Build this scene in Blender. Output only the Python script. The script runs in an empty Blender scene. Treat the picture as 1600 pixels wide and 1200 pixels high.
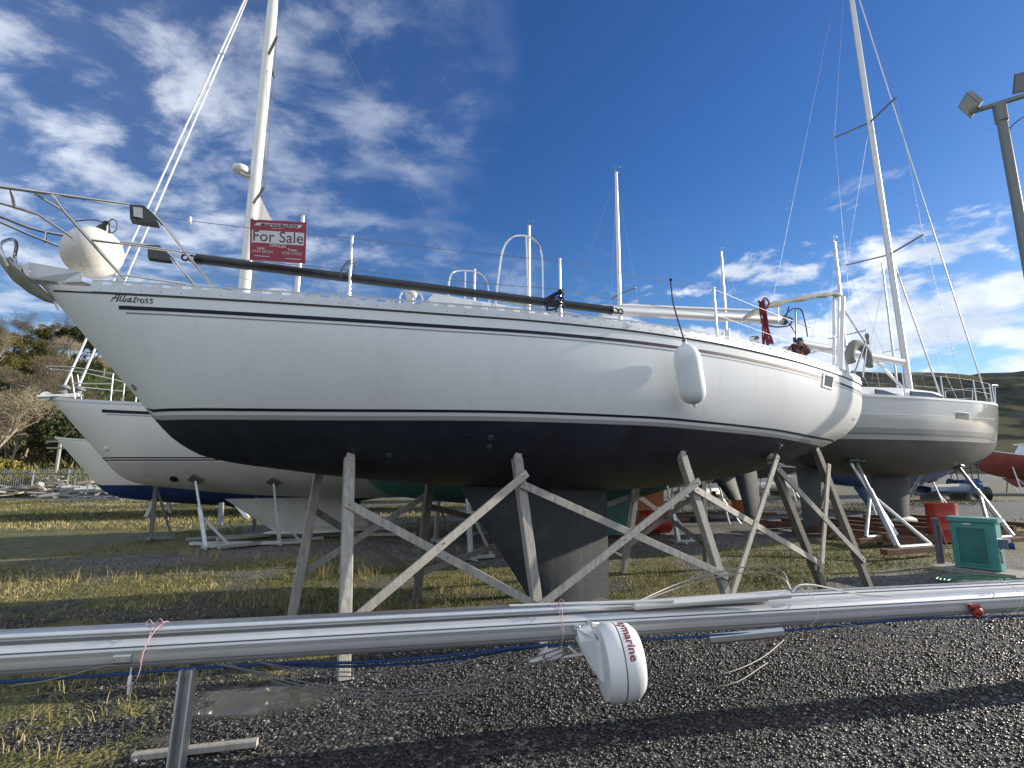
import bpy, math, random
import numpy as np
from mathutils import Vector, Matrix

random.seed(7)
RNG = np.random.default_rng(11)
R = math.radians
scene = bpy.context.scene
COL = scene.collection

# ------------------------------------------------------------------ camera
CAMZ = 1.6
FPX = 800.0                       # focal length in pixels of a 1600 wide frame
PITCH = math.atan(138.0 / FPX)
cam_d = bpy.data.cameras.new('camera')
cam_d.sensor_width = 36.0
cam_d.lens = 18.0
cam_d.clip_start = 0.05
cam_d.clip_end = 9000.0
cam = bpy.data.objects.new('camera', cam_d)
cam.location = (0, 0, CAMZ)
cam.rotation_euler = (R(90) + PITCH, 0, 0)
COL.objects.link(cam)
scene.camera = cam

# ------------------------------------------------------------------ light
SUN_AZ = R(16.8)                  # direction towards the sun, from +X towards +Y
SUN_EL = R(18.0)
sun_d = bpy.data.lights.new('sun', 'SUN')
sun_d.energy = 3.0
sun_d.angle = R(0.5)
sun_d.color = (1.0, 0.90, 0.75)
sun = bpy.data.objects.new('sun', sun_d)
to_sun = Vector((math.cos(SUN_AZ) * math.cos(SUN_EL), math.sin(SUN_AZ) * math.cos(SUN_EL), math.sin(SUN_EL)))
sun.rotation_euler = to_sun.to_track_quat('Z', 'Y').to_euler()
sun.location = (20, 5, 20)
COL.objects.link(sun)

world = bpy.data.worlds.new('World')
scene.world = world
world.use_nodes = True
wn, wl = world.node_tree.nodes, world.node_tree.links
wn.clear()


def nd(nodes, typ, **kw):
    n = nodes.new(typ)
    for k, v in kw.items():
        setattr(n, k, v)
    return n


sky = nd(wn, 'ShaderNodeTexSky', sky_type='NISHITA')
sky.sun_disc = False
sky.sun_elevation = SUN_EL
sky.sun_rotation = R(90) - SUN_AZ
sky.altitude = 0.0
sky.air_density = 1.0
sky.dust_density = 0.35
sky.ozone_density = 3.2
w_out = nd(wn, 'ShaderNodeOutputWorld')
w_bg = nd(wn, 'ShaderNodeBackground')
w_bg.inputs['Strength'].default_value = 0.06
tc = nd(wn, 'ShaderNodeTexCoord')


def wmath(op, a, b=None, c=None):
    n = nd(wn, 'ShaderNodeMath', operation=op)
    for i, v in enumerate((a, b, c)):
        if v is None:
            continue
        if isinstance(v, (int, float)):
            n.inputs[i].default_value = v
        else:
            wl.new(v, n.inputs[i])
    return n.outputs[0]


def wramp(v, lo, hi):
    n = nd(wn, 'ShaderNodeMapRange', interpolation_type='SMOOTHSTEP')
    wl.new(v, n.inputs['Value'])
    n.inputs['From Min'].default_value = lo
    n.inputs['From Max'].default_value = hi
    return n.outputs[0]


sep = nd(wn, 'ShaderNodeSeparateXYZ')
wl.new(tc.outputs['Generated'], sep.inputs[0])
dx, dy, dz = sep.outputs
# a cloud layer: direction hit on a high plane
den = wmath('ADD', wmath('MAXIMUM', dz, 0.0), 0.16)
px_, py_ = wmath('DIVIDE', dx, den), wmath('DIVIDE', dy, den)
cmb = nd(wn, 'ShaderNodeCombineXYZ')
wl.new(px_, cmb.inputs[0]); wl.new(py_, cmb.inputs[1])


def wnoise(vec, scale, detail, rough, dist=0.0, sc=(1, 1, 1), off=(0, 0, 0)):
    mp = nd(wn, 'ShaderNodeMapping')
    mp.inputs['Scale'].default_value = sc
    mp.inputs['Location'].default_value = off
    wl.new(vec, mp.inputs[0])
    n = nd(wn, 'ShaderNodeTexNoise')
    n.inputs['Scale'].default_value = scale
    n.inputs['Detail'].default_value = detail
    n.inputs['Roughness'].default_value = rough
    n.inputs['Distortion'].default_value = dist
    wl.new(mp.outputs[0], n.inputs['Vector'])
    return n.outputs['Fac']


# thin wispy cloud, thickest in the west (left)
wisp = wnoise(cmb.outputs[0], 4.6, 12.0, 0.60, 0.2, (1.0, 1.35, 1), (3.1, 1.7, 0))
wisp_big = wnoise(cmb.outputs[0], 0.75, 2.0, 0.5, 0.0, (1, 1, 1), (0.4, 5.2, 0))
back = wramp(wmath('MULTIPLY', dy, -1.0), -0.15, 0.30)  # mask behind the camera, for unseen cloud added there as fill light
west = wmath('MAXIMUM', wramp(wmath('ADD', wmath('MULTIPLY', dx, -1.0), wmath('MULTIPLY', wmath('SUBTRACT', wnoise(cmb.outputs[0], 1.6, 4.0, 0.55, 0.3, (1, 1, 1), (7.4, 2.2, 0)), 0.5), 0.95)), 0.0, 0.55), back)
wisp_m = wmath('MULTIPLY', wramp(wmath('ADD', wisp, wmath('MULTIPLY', wisp_big, 0.25)), 0.54, 0.80), west)
wisp_m = wmath('ADD', wmath('MULTIPLY', wisp_m, 0.66), wmath('MULTIPLY', west, 0.06))
# puffy cumulus low in the east (right)
cum = wnoise(tc.outputs['Generated'], 6.5, 12.0, 0.60, 0.25, (1.0, 1.0, 2.4), (2.0, 0.7, 0.35))
low = wmath('MULTIPLY', wramp(dz, 0.50, 0.20), wramp(dx, -0.02, 0.62))
cum_m = wramp(wmath('ADD', cum, wmath('MULTIPLY', low, 0.17)), 0.575, 0.70)
cum_m = wmath('MULTIPLY', cum_m, wramp(wmath('ADD', low, 0.0), 0.02, 0.30))
cum_m = wmath('MAXIMUM', cum_m, wmath('MULTIPLY', wramp(cum, 0.34, 0.50), back))  # dense cloud out of view, added to brighten the shaded hull side
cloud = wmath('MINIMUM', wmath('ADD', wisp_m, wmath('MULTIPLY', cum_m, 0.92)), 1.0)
hsv = nd(wn, 'ShaderNodeHueSaturation')
hsv.inputs['Saturation'].default_value = 1.10
hsv.inputs['Value'].default_value = 1.0
wl.new(sky.outputs[0], hsv.inputs['Color'])
tint = nd(wn, 'ShaderNodeVectorMath', operation='MULTIPLY')
tmix = nd(wn, 'ShaderNodeMix', data_type='RGBA')
wl.new(wramp(dz, 0.08, 0.58), tmix.inputs['Factor'])
tmix.inputs[6].default_value = (0.70, 0.80, 0.90, 1)
tmix.inputs[7].default_value = (0.42, 0.62, 0.90, 1)
wl.new(tmix.outputs[2], tint.inputs[1])
wl.new(hsv.outputs[0], tint.inputs[0])
mixc = nd(wn, 'ShaderNodeMix', data_type='RGBA')
wl.new(cloud, mixc.inputs['Factor'])
wl.new(tint.outputs[0], mixc.inputs[6])
cshade = nd(wn, 'ShaderNodeMix', data_type='RGBA')
wl.new(wramp(wnoise(tc.outputs['Generated'], 9.0, 6.0, 0.55, 0.0, (1, 1, 2.0), (1.3, 4.0, 0.2)), 0.38, 0.62), cshade.inputs['Factor'])
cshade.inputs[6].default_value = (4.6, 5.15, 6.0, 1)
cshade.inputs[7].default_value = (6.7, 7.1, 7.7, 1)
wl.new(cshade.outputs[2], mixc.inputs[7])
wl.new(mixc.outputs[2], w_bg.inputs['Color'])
wl.new(w_bg.outputs[0], w_out.inputs[0])

vs = scene.view_settings
vs.view_transform = 'Standard'
vs.look = 'None'
vs.exposure = 1.4
vs.gamma = 1.0
vs.use_curve_mapping = False
scene.cycles.max_bounces = 5
scene.cycles.caustics_reflective = False
scene.cycles.caustics_refractive = False

# ------------------------------------------------------------------ pixel helpers (1600 x 1200 photo -> world)
CP, SP = math.cos(PITCH), math.sin(PITCH)


def ray(px, py):
    u = (px - 800.0) / FPX
    v = (600.0 - py) / FPX
    return np.array([u, CP - v * SP, SP + v * CP])


def G(px, py, z=0.0):
    d = ray(px, py)
    t = (z - CAMZ) / d[2]
    return np.array([d[0] * t, d[1] * t, z])


def D(px, py, Y):
    d = ray(px, py)
    t = Y / d[1]
    return np.array([d[0] * t, Y, CAMZ + d[2] * t])


# ------------------------------------------------------------------ mesh helpers
ORG = {}


def V(*a):
    return np.array(a, float)


def unit(v):
    v = np.asarray(v, float)
    return v / max(np.linalg.norm(v), 1e-12)


def frame_of(d):
    d = unit(d)
    up = V(0, 0, 1) if abs(d[2]) < 0.92 else V(1, 0, 0)
    a = unit(np.cross(up, d))
    b = np.cross(d, a)
    return a, b, d


class MB:
    def __init__(s):
        s.v, s.f, s.n, s.c = [], [], 0, []

    def add(s, v, f, tone=None):
        v = np.asarray(v, float).reshape(-1, 3)
        s.v.append(v)
        k = s.n
        s.f += [tuple(i + k for i in q) for q in f]
        s.n += len(v)
        return s

    def box(s, c, size, axes=None):
        c = np.asarray(c, float)
        x, y, z = axes if axes is not None else (V(1, 0, 0), V(0, 1, 0), V(0, 0, 1))
        h = np.asarray(size, float) / 2
        P = [c + x * h[0] * i + y * h[1] * j + z * h[2] * k for k in (-1, 1) for j in (-1, 1) for i in (-1, 1)]
        return s.add(P, [(0, 2, 3, 1), (4, 5, 7, 6), (0, 1, 5, 4), (2, 6, 7, 3), (0, 4, 6, 2), (1, 3, 7, 5)])

    def beam(s, a, b, w, h, up=None, ch=0.0):
        """rectangular beam a->b, w across, h along 'up', with chamfered long edges"""
        a, b = np.asarray(a, float), np.asarray(b, float)
        d = unit(b - a)
        up = V(0, 0, 1) if up is None else np.asarray(up, float)
        x = np.cross(up, d)
        if np.linalg.norm(x) < 1e-6:
            x = np.cross(V(1, 0, 0), d)
        x = unit(x)
        y = np.cross(d, x)
        w, h = w / 2, h / 2
        if ch > 0:
            o = [(-w + ch, -h), (w - ch, -h), (w, -h + ch), (w, h - ch), (w - ch, h), (-w + ch, h), (-w, h - ch), (-w, -h + ch)]
        else:
            o = [(-w, -h), (w, -h), (w, h), (-w, h)]
        k = len(o)
        P = [a + x * p + y * q for p, q in o] + [b + x * p + y * q for p, q in o]
        F = [(i, (i + 1) % k, (i + 1) % k + k, i + k) for i in range(k)]
        F += [tuple(range(k))[::-1], tuple(range(k, 2 * k))]
        return s.add(P, F)

    def tube(s, pts, r, sides=8, caps=True, closed=False):
        pts = [np.asarray(p, float) for p in pts]
        n = len(pts)
        rr = r if hasattr(r, '__len__') else [r] * n
        ring = []
        a = None
        for i in range(n):
            if closed:
                d = pts[(i + 1) % n] - pts[i - 1]
            else:
                d = pts[min(i + 1, n - 1)] - pts[max(i - 1, 0)]
            d = unit(d)
            if a is None:
                a, b, _ = frame_of(d)
            else:
                a = unit(a - d * (a @ d))
                b = np.cross(d, a)
            for k in range(sides):
                t = 2 * math.pi * k / sides
                ring.append(pts[i] + rr[i] * (math.cos(t) * a + math.sin(t) * b))
        F = []
        m = n if closed else n - 1
        for i in range(m):
            j = (i + 1) % n
            for k in range(sides):
                F.append((i * sides + k, i * sides + (k + 1) % sides, j * sides + (k + 1) % sides, j * sides + k))
        if caps and not closed:
            F.append(tuple(range(sides))[::-1])
            F.append(tuple((n - 1) * sides + k for k in range(sides)))
        return s.add(ring, F)

    def loft(s, rows, close_u=False, caps=False):
        rows = [np.asarray(r, float) for r in rows]
        m = len(rows[0])
        F = []
        for i in range(len(rows) - 1):
            for k in range(m if close_u else m - 1):
                F.append((i * m + k, i * m + (k + 1) % m, (i + 1) * m + (k + 1) % m, (i + 1) * m + k))
        if caps:
            F.append(tuple(range(m))[::-1])
            F.append(tuple((len(rows) - 1) * m + k for k in range(m)))
        return s.add(np.concatenate(rows), F)

    def lathe(s, c, axis, prof, sides=24, squash=None):
        """prof: list of (r, h) along axis"""
        a, b, d = frame_of(axis)
        rows = []
        for r, h in prof:
            rows.append([np.asarray(c) + d * h + r * (math.cos(2 * math.pi * k / sides) * a + math.sin(2 * math.pi * k / sides) * b) for k in range(sides)])
        return s.loft(rows, close_u=True, caps=True)

    def sphere(s, c, r, n=12, m=20, sc=(1, 1, 1)):
        rows = []
        for i in range(n + 1):
            t = math.pi * i / n
            rr = max(math.sin(t), 1e-3)
            rows.append([np.asarray(c) + r * V(sc[0] * rr * math.cos(2 * math.pi * k / m), sc[1] * rr * math.sin(2 * math.pi * k / m), -sc[2] * math.cos(t)) for k in range(m)])
        return s.loft(rows, close_u=True, caps=True)

    def build(s, name, mat, parent=None, smooth=False, loc=None):
        v = np.concatenate(s.v)
        if parent is not None:
            o = ORG[parent.name]
        else:
            lo, hi = v.min(0), v.max(0)
            o = V((lo[0] + hi[0]) / 2, (lo[1] + hi[1]) / 2, lo[2]) if loc is None else np.asarray(loc, float)
        me = bpy.data.meshes.new(name)
        me.from_pydata((v - o).tolist(), [], s.f)
        me.materials.append(mat)
        if smooth:
            me.polygons.foreach_set('use_smooth', [True] * len(me.polygons))
            try:
                me.set_sharp_from_angle(angle=R(smooth if smooth is not True else 40))
            except Exception:
                pass
        me.update()
        ob = bpy.data.objects.new(name, me)
        COL.objects.link(ob)
        if parent is not None:
            ob.parent = parent
        else:
            ob.location = o
        ORG[ob.name] = o
        return ob


def raw_mesh(name, v, faces_flat, nper, mat, parent=None, tone=None, smooth=False):
    """fast path for big meshes: v (N,3), faces (M,nper)"""
    me = bpy.data.meshes.new(name)
    M = len(faces_flat)
    o = ORG[parent.name] if parent is not None else V(0, 0, 0)
    me.vertices.add(len(v))
    me.vertices.foreach_set('co', (np.asarray(v, float) - o).ravel())
    me.loops.add(M * nper)
    me.loops.foreach_set('vertex_index', np.asarray(faces_flat, np.int32).ravel())
    me.polygons.add(M)
    me.polygons.foreach_set('loop_start', np.arange(0, M * nper, nper, dtype=np.int32))
    me.polygons.foreach_set('loop_total', np.full(M, nper, np.int32))
    if smooth:
        me.polygons.foreach_set('use_smooth', np.ones(M, bool))
    me.materials.append(mat)
    me.update(calc_edges=True)
    if tone is not None:
        at = me.attributes.new('tone', 'FLOAT', 'POINT')
        at.data.foreach_set('value', np.asarray(tone, np.float32))
    ob = bpy.data.objects.new(name, me)
    COL.objects.link(ob)
    if parent is not None:
        ob.parent = parent
    ORG[ob.name] = o
    return ob


def empty(name, loc):
    o = bpy.data.objects.new(name, None)
    o.empty_display_size = 0.2
    o.location = tuple(float(x) for x in loc)
    COL.objects.link(o)
    ORG[o.name] = np.asarray(loc, float)
    return o


def tag(o, label=None, cat=None, group=None, kind=None):
    if label: o['label'] = label
    if cat: o['category'] = cat
    if group: o['group'] = group
    if kind: o['kind'] = kind
    return o


def copy_tree(o, parent=None):
    c = o.copy()
    COL.objects.link(c)
    ORG[c.name] = ORG[o.name]
    if parent is not None:
        c.parent = parent
    for ch in o.children:
        copy_tree(ch, c)
    return c


def smooth_line(pts, n=8):
    """Catmull-Rom through points"""
    P = [np.asarray(p, float) for p in pts]
    P = [2 * P[0] - P[1]] + P + [2 * P[-1] - P[-2]]
    out = []
    for i in range(1, len(P) - 2):
        for k in range(n):
            t = k / n
            a, b, c, d = P[i - 1], P[i], P[i + 1], P[i + 2]
            out.append(0.5 * (2 * b + (c - a) * t + (2 * a - 5 * b + 4 * c - d) * t * t + (3 * b - a - 3 * c + d) * t ** 3))
    out.append(P[-2])
    return out


def sag(a, b, drop, n=14):
    a, b = np.asarray(a, float), np.asarray(b, float)
    return [a + (b - a) * t + V(0, 0, -4 * drop * t * (1 - t)) for t in np.linspace(0, 1, n)]


def pchip(xs, ys):
    xs, ys = np.asarray(xs, float), np.asarray(ys, float)
    h = np.diff(xs)
    dl = np.diff(ys) / h
    m = np.zeros(len(xs))
    m[0], m[-1] = dl[0], dl[-1]
    for i in range(1, len(xs) - 1):
        if dl[i - 1] * dl[i] > 0:
            w1, w2 = 2 * h[i] + h[i - 1], h[i] + 2 * h[i - 1]
            m[i] = (w1 + w2) / (w1 / dl[i - 1] + w2 / dl[i])

    def fn(x):
        x = min(max(float(x), xs[0]), xs[-1])
        i = min(max(int(np.searchsorted(xs, x)) - 1, 0), len(h) - 1)
        t = (x - xs[i]) / h[i]
        return (ys[i] * (1 + 2 * t) * (1 - t) ** 2 + m[i] * h[i] * t * (1 - t) ** 2 + ys[i + 1] * t * t * (3 - 2 * t) + m[i + 1] * h[i] * t * t * (t - 1))
    return fn


def vnoise(x, y, seed=0):
    """2D value noise in 0..1, vectorised"""
    x, y = np.asarray(x, float), np.asarray(y, float)
    xi, yi = np.floor(x).astype(np.int64), np.floor(y).astype(np.int64)
    fx, fy = x - xi, y - yi
    fx, fy = fx * fx * (3 - 2 * fx), fy * fy * (3 - 2 * fy)

    def h(a, b):
        n = (a * 374761393 + b * 668265263 + seed * 974634821) & 0xFFFFFFFF
        n = ((n ^ (n >> 13)) * 1274126177) & 0xFFFFFFFF
        n = n ^ (n >> 16)
        return (n & 0xFFFF) / 65535.0
    return (h(xi, yi) * (1 - fx) + h(xi + 1, yi) * fx) * (1 - fy) + (h(xi, yi + 1) * (1 - fx) + h(xi + 1, yi + 1) * fx) * fy


def fbm(x, y, o=4, seed=0):
    s, a, t = 0, 1.0, 0
    for k in range(o):
        s = s + a * vnoise(x * 2 ** k, y * 2 ** k, seed + k)
        t += a
        a *= 0.5
    return s / t


def sstep(lo, hi, x):
    t = np.clip((np.asarray(x, float) - lo) / (hi - lo), 0, 1)
    return t * t * (3 - 2 * t)


# ------------------------------------------------------------------ materials
MATS = {}


def mat(name, col, rough=0.5, metal=0.0, var=0.0, vscale=6.0, bump=0.0, bscale=40.0, dirt=None, dscale=1.5, dlo=0.5, dhi=0.75,
        spec=0.5, streak=None, stretch=(1, 1, 1), coat=0.0, tone=None):
    """procedural principled: base colour with noise variation, optional dirt colour, bump"""
    if name in MATS:
        return MATS[name]
    m = bpy.data.materials.new(name)
    m.use_nodes = True
    n, l = m.node_tree.nodes, m.node_tree.links
    b = n['Principled BSDF']
    b.inputs['Roughness'].default_value = rough
    b.inputs['Metallic'].default_value = metal
    b.inputs['Specular IOR Level'].default_value = spec
    b.inputs['Coat Weight'].default_value = coat
    b.inputs['Base Color'].default_value = (*col, 1)
    tcn = nd(n, 'ShaderNodeTexCoord')
    mp = nd(n, 'ShaderNodeMapping')
    mp.inputs['Scale'].default_value = stretch
    l.new(tcn.outputs['Object'], mp.inputs[0])
    cur = None
    if tone is not None:
        at = nd(n, 'ShaderNodeAttribute', attribute_name='tone')
        rp = nd(n, 'ShaderNodeValToRGB')
        els = rp.color_ramp.elements
        while len(els) < len(tone):
            els.new(0.5)
        for e, (p, c) in zip(els, tone):
            e.position = p
            e.color = (*c, 1)
        l.new(at.outputs['Fac'], rp.inputs[0])
        cur = rp.outputs[0]
    if var > 0:
        t = nd(n, 'ShaderNodeTexNoise')
        t.inputs['Scale'].default_value = vscale
        t.inputs['Detail'].default_value = 6
        t.inputs['Roughness'].default_value = 0.6
        l.new(mp.outputs[0], t.inputs['Vector'])
        mr = nd(n, 'ShaderNodeMapRange')
        mr.inputs['From Min'].default_value = 0.3
        mr.inputs['From Max'].default_value = 0.7
        mr.inputs['To Min'].default_value = 1 - var
        mr.inputs['To Max'].default_value = 1 + var
        l.new(t.outputs['Fac'], mr.inputs['Value'])
        vm = nd(n, 'ShaderNodeVectorMath', operation='SCALE')
        if cur is None:
            vm.inputs[0].default_value = col
        else:
            l.new(cur, vm.inputs[0])
        l.new(mr.outputs[0], vm.inputs['Scale'])
        cur = vm.outputs[0]
    if dirt is not None:
        t = nd(n, 'ShaderNodeTexNoise')
        t.inputs['Scale'].default_value = dscale
        t.inputs['Detail'].default_value = 8
        t.inputs['Roughness'].default_value = 0.65
        l.new(mp.outputs[0], t.inputs['Vector'])
        mr = nd(n, 'ShaderNodeMapRange', interpolation_type='SMOOTHSTEP')
        mr.inputs['From Min'].default_value = dlo
        mr.inputs['From Max'].default_value = dhi
        l.new(t.outputs['Fac'], mr.inputs['Value'])
        mx = nd(n, 'ShaderNodeMix', data_type='RGBA')
        l.new(mr.outputs[0], mx.inputs['Factor'])
        if cur is None:
            mx.inputs[6].default_value = (*col, 1)
        else:
            l.new(cur, mx.inputs[6])
        mx.inputs[7].default_value = (*dirt, 1)
        cur = mx.outputs[2]
    if streak is not None:
        mp2 = nd(n, 'ShaderNodeMapping')
        mp2.inputs['Scale'].default_value = (11, 11, 0.55)
        l.new(tcn.outputs['Object'], mp2.inputs[0])
        t = nd(n, 'ShaderNodeTexNoise')
        t.inputs['Scale'].default_value = 1.0
        t.inputs['Detail'].default_value = 7
        t.inputs['Roughness'].default_value = 0.7
        l.new(mp2.outputs[0], t.inputs['Vector'])
        mr = nd(n, 'ShaderNodeMapRange', interpolation_type='SMOOTHSTEP')
        mr.inputs['From Min'].default_value = 0.50
        mr.inputs['From Max'].default_value = 0.80
        mr.inputs['To Max'].default_value = streak[1]
        l.new(t.outputs['Fac'], mr.inputs['Value'])
        mx = nd(n, 'ShaderNodeMix', data_type='RGBA')
        l.new(mr.outputs[0], mx.inputs['Factor'])
        l.new(cur, mx.inputs[6])
        mx.inputs[7].default_value = (*streak[0], 1)
        cur = mx.outputs[2]
    if cur is not None:
        l.new(cur, b.inputs['Base Color'])
    if bump > 0:
        t = nd(n, 'ShaderNodeTexNoise')
        t.inputs['Scale'].default_value = bscale
        t.inputs['Detail'].default_value = 4
        l.new(mp.outputs[0], t.inputs['Vector'])
        bp = nd(n, 'ShaderNodeBump')
        bp.inputs['Strength'].default_value = bump
        bp.inputs['Distance'].default_value = 0.02
        l.new(t.outputs['Fac'], bp.inputs['Height'])
        l.new(bp.outputs[0], b.inputs['Normal'])
    MATS[name] = m
    return m


GEL = mat('white_gelcoat', (0.77, 0.80, 0.82), 0.26, var=0.03, vscale=1.2, dirt=(0.60, 0.59, 0.54), dscale=1.6, dlo=0.58, dhi=0.86, stretch=(1, 1, 0.35), streak=((0.46, 0.43, 0.36), 0.22))
GEL2 = mat('bright_gelcoat', (0.78, 0.78, 0.76), 0.3, var=0.03, vscale=1.5)
GREYHULL = mat('silver_grey_gelcoat', (0.47, 0.48, 0.48), 0.14, var=0.03, vscale=1.2, coat=0.3)
NAVY = mat('navy_antifouling', (0.009, 0.015, 0.028), 0.50, streak=((0.035, 0.045, 0.06), 0.6), var=0.4, vscale=2.2, dirt=(0.024, 0.034, 0.050), dscale=2.6, dlo=0.52, dhi=0.72, bump=0.12, bscale=25, stretch=(1, 1, 0.6))
KEELG = mat('slate_antifouling', (0.030, 0.038, 0.047), 0.6, streak=((0.085, 0.093, 0.098), 0.6), var=0.25, vscale=3.0, dirt=(0.055, 0.066, 0.074), dscale=2.2, dlo=0.5, dhi=0.75, bump=0.15, bscale=18)
BOTW = mat('off_white_antifouling', (0.58, 0.57, 0.53), 0.6, var=0.08, vscale=2.0, dirt=(0.36, 0.34, 0.30), dscale=1.2, dlo=0.5, dhi=0.85, bump=0.1, bscale=12)
BOTD = mat('dark_grey_antifouling', (0.07, 0.08, 0.085), 0.5, var=0.2, vscale=2.5, bump=0.1, bscale=14)
BLUEB = mat('blue_antifouling', (0.012, 0.035, 0.16), 0.5, var=0.25, vscale=2.5)
BLUEB2 = mat('bright_blue_paint', (0.012, 0.075, 0.22), 0.45, var=0.25, vscale=2.5)
GREENB = mat('sea_green_antifouling', (0.03, 0.115, 0.10), 0.6, var=0.25, vscale=2.5)
REDB = mat('dull_red_antifouling', (0.23, 0.055, 0.045), 0.55, var=0.25, vscale=2.0)
ORANGEB = mat('orange_primer', (0.46, 0.14, 0.07), 0.6, var=0.15, vscale=2.5)
BLACK = mat('black_vinyl', (0.012, 0.012, 0.018), 0.35)
STRIPEN = mat('navy_vinyl', (0.014, 0.013, 0.035), 0.5, spec=0.25)
STRIPEG = mat('grey_vinyl', (0.20, 0.21, 0.23), 0.35)
STRIPEL = mat('light_grey_vinyl', (0.40, 0.41, 0.41), 0.4)
STEEL = mat('stainless_steel', (0.62, 0.62, 0.62), 0.2, 1.0)
ALU = mat('anodised_aluminium', (0.62, 0.63, 0.64), 0.36, 1.0, var=0.06, vscale=8)
ALUW = mat('white_aluminium', (0.72, 0.72, 0.70), 0.3, 0.25, var=0.04, vscale=3)
ALUS = mat('silver_spar', (0.60, 0.61, 0.62), 0.40, 0.55, var=0.05, vscale=4, dirt=(0.4, 0.4, 0.4), dscale=3, dlo=0.62, dhi=0.85)
RAILA = mat('toe_rail_aluminium', (0.52, 0.54, 0.56), 0.42, 0.75, var=0.08, vscale=10)
GALV = mat('galvanised_steel', (0.52, 0.54, 0.55), 0.45, 0.7, var=0.15, vscale=9)
GREYST = mat('grey_painted_steel', (0.20, 0.215, 0.23), 0.5, var=0.15, vscale=6)
RUST = mat('rusty_steel', (0.12, 0.058, 0.035), 0.8, var=0.35, vscale=9, dirt=(0.05, 0.035, 0.03), dscale=5, bump=0.3)
WOOD = mat('weathered_timber', (0.36, 0.35, 0.325), 0.8, var=0.22, vscale=5, dirt=(0.17, 0.145, 0.115), dscale=4, dlo=0.5, dhi=0.78, bump=0.35, bscale=30, stretch=(6, 6, 0.9))
WOODL = mat('pale_timber', (0.44, 0.42, 0.38), 0.8, var=0.2, vscale=6, dirt=(0.24, 0.2, 0.15), dscale=5, dlo=0.55, dhi=0.8, bump=0.3, bscale=35, stretch=(3, 3, 1.2))
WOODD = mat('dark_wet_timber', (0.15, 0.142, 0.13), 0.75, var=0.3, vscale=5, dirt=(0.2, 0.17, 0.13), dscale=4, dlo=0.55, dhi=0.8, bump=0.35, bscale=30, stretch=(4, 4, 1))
CONC = mat('concrete', (0.26, 0.25, 0.23), 0.85, var=0.2, vscale=9, bump=0.3)
TEAL = mat('teal_paint', (0.055, 0.25, 0.24), 0.42, var=0.1, vscale=5, dirt=(0.10, 0.20, 0.16), dscale=4, dlo=0.55, dhi=0.8)
TEALD = mat('dark_teal_panel', (0.03, 0.15, 0.145), 0.25, var=0.25, vscale=4, dirt=(0.16, 0.2, 0.1), dscale=6, dlo=0.58, dhi=0.75)
REDP = mat('red_drum_paint', (0.36, 0.035, 0.028), 0.42, var=0.15, vscale=5, dirt=(0.15, 0.04, 0.03), dscale=5, dlo=0.6, dhi=0.8)
RUSTO = mat('rusty_orange_drum', (0.36, 0.10, 0.04), 0.75, var=0.3, vscale=7, dirt=(0.14, 0.06, 0.035), dscale=5, dlo=0.45, dhi=0.7)
SIGNR = mat('crimson_sign_board', (0.30, 0.012, 0.04), 0.35)
SIGNW = mat('white_sign_print', (0.66, 0.66, 0.66), 0.4)
SIGND = mat('plum_sign_print', (0.06, 0.012, 0.04), 0.4)
PLW = mat('white_plastic', (0.74, 0.75, 0.75), 0.32, var=0.03)
FENDER = mat('white_vinyl_fender', (0.70, 0.74, 0.76), 0.3, var=0.04, vscale=6)
BUOYM = mat('scuffed_white_buoy', (0.74, 0.73, 0.68), 0.45, var=0.08, vscale=7, dirt=(0.30, 0.26, 0.20), dscale=4.5, dlo=0.56, dhi=0.74)
POLEM = mat('charcoal_spar', (0.028, 0.034, 0.038), 0.42, var=0.2, vscale=6)
ROPEB = mat('blue_rope', (0.012, 0.05, 0.16), 0.8, bump=0.4, bscale=120)
ROPEN = mat('navy_rope', (0.015, 0.02, 0.045), 0.8, bump=0.4, bscale=120)
ROPER = mat('red_rope', (0.22, 0.025, 0.035), 0.85, var=0.35, vscale=30, bump=0.5, bscale=120)
ROPEM = mat('maroon_rope', (0.12, 0.035, 0.03), 0.85, var=0.35, vscale=30, bump=0.5, bscale=120)
ROPET = mat('teal_rope', (0.02, 0.09, 0.13), 0.85, var=0.3, vscale=30, bump=0.5, bscale=120)
ROPEP = mat('pink_twine', (0.55, 0.34, 0.38), 0.8)
ROPEW = mat('white_rope', (0.68, 0.67, 0.62), 0.75)
WIRE = mat('rigging_wire', (0.22, 0.225, 0.23), 0.55, 0.6)
WIRED = mat('grey_cable', (0.13, 0.13, 0.13), 0.55)
HOSE = mat('green_hose', (0.04, 0.16, 0.10), 0.5)
CANVAS = mat('grey_canvas', (0.34, 0.34, 0.31), 0.9, var=0.12, vscale=7, bump=0.3, bscale=20)
CANVASD = mat('dark_grey_canvas', (0.20, 0.21, 0.20), 0.9, var=0.12, vscale=7)
GLASSD = mat('tinted_window', (0.03, 0.032, 0.035), 0.08, spec=0.8)
LENS = mat('lamp_lens', (0.32, 0.34, 0.36), 0.12, spec=0.8)
BRASS = mat('bronze_fitting', (0.10, 0.085, 0.06), 0.5, 0.5)
REDTXT = mat('maroon_print', (0.20, 0.02, 0.03), 0.4)

# ================================================================== GROUND
MC = V(0.72, 6.74)                # keel of the near yacht on the ground
MA = R(27.0)                      # heading of the rows of boats
AX, NN = V(math.cos(MA), math.sin(MA)), V(math.sin(MA), -math.cos(MA))


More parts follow.
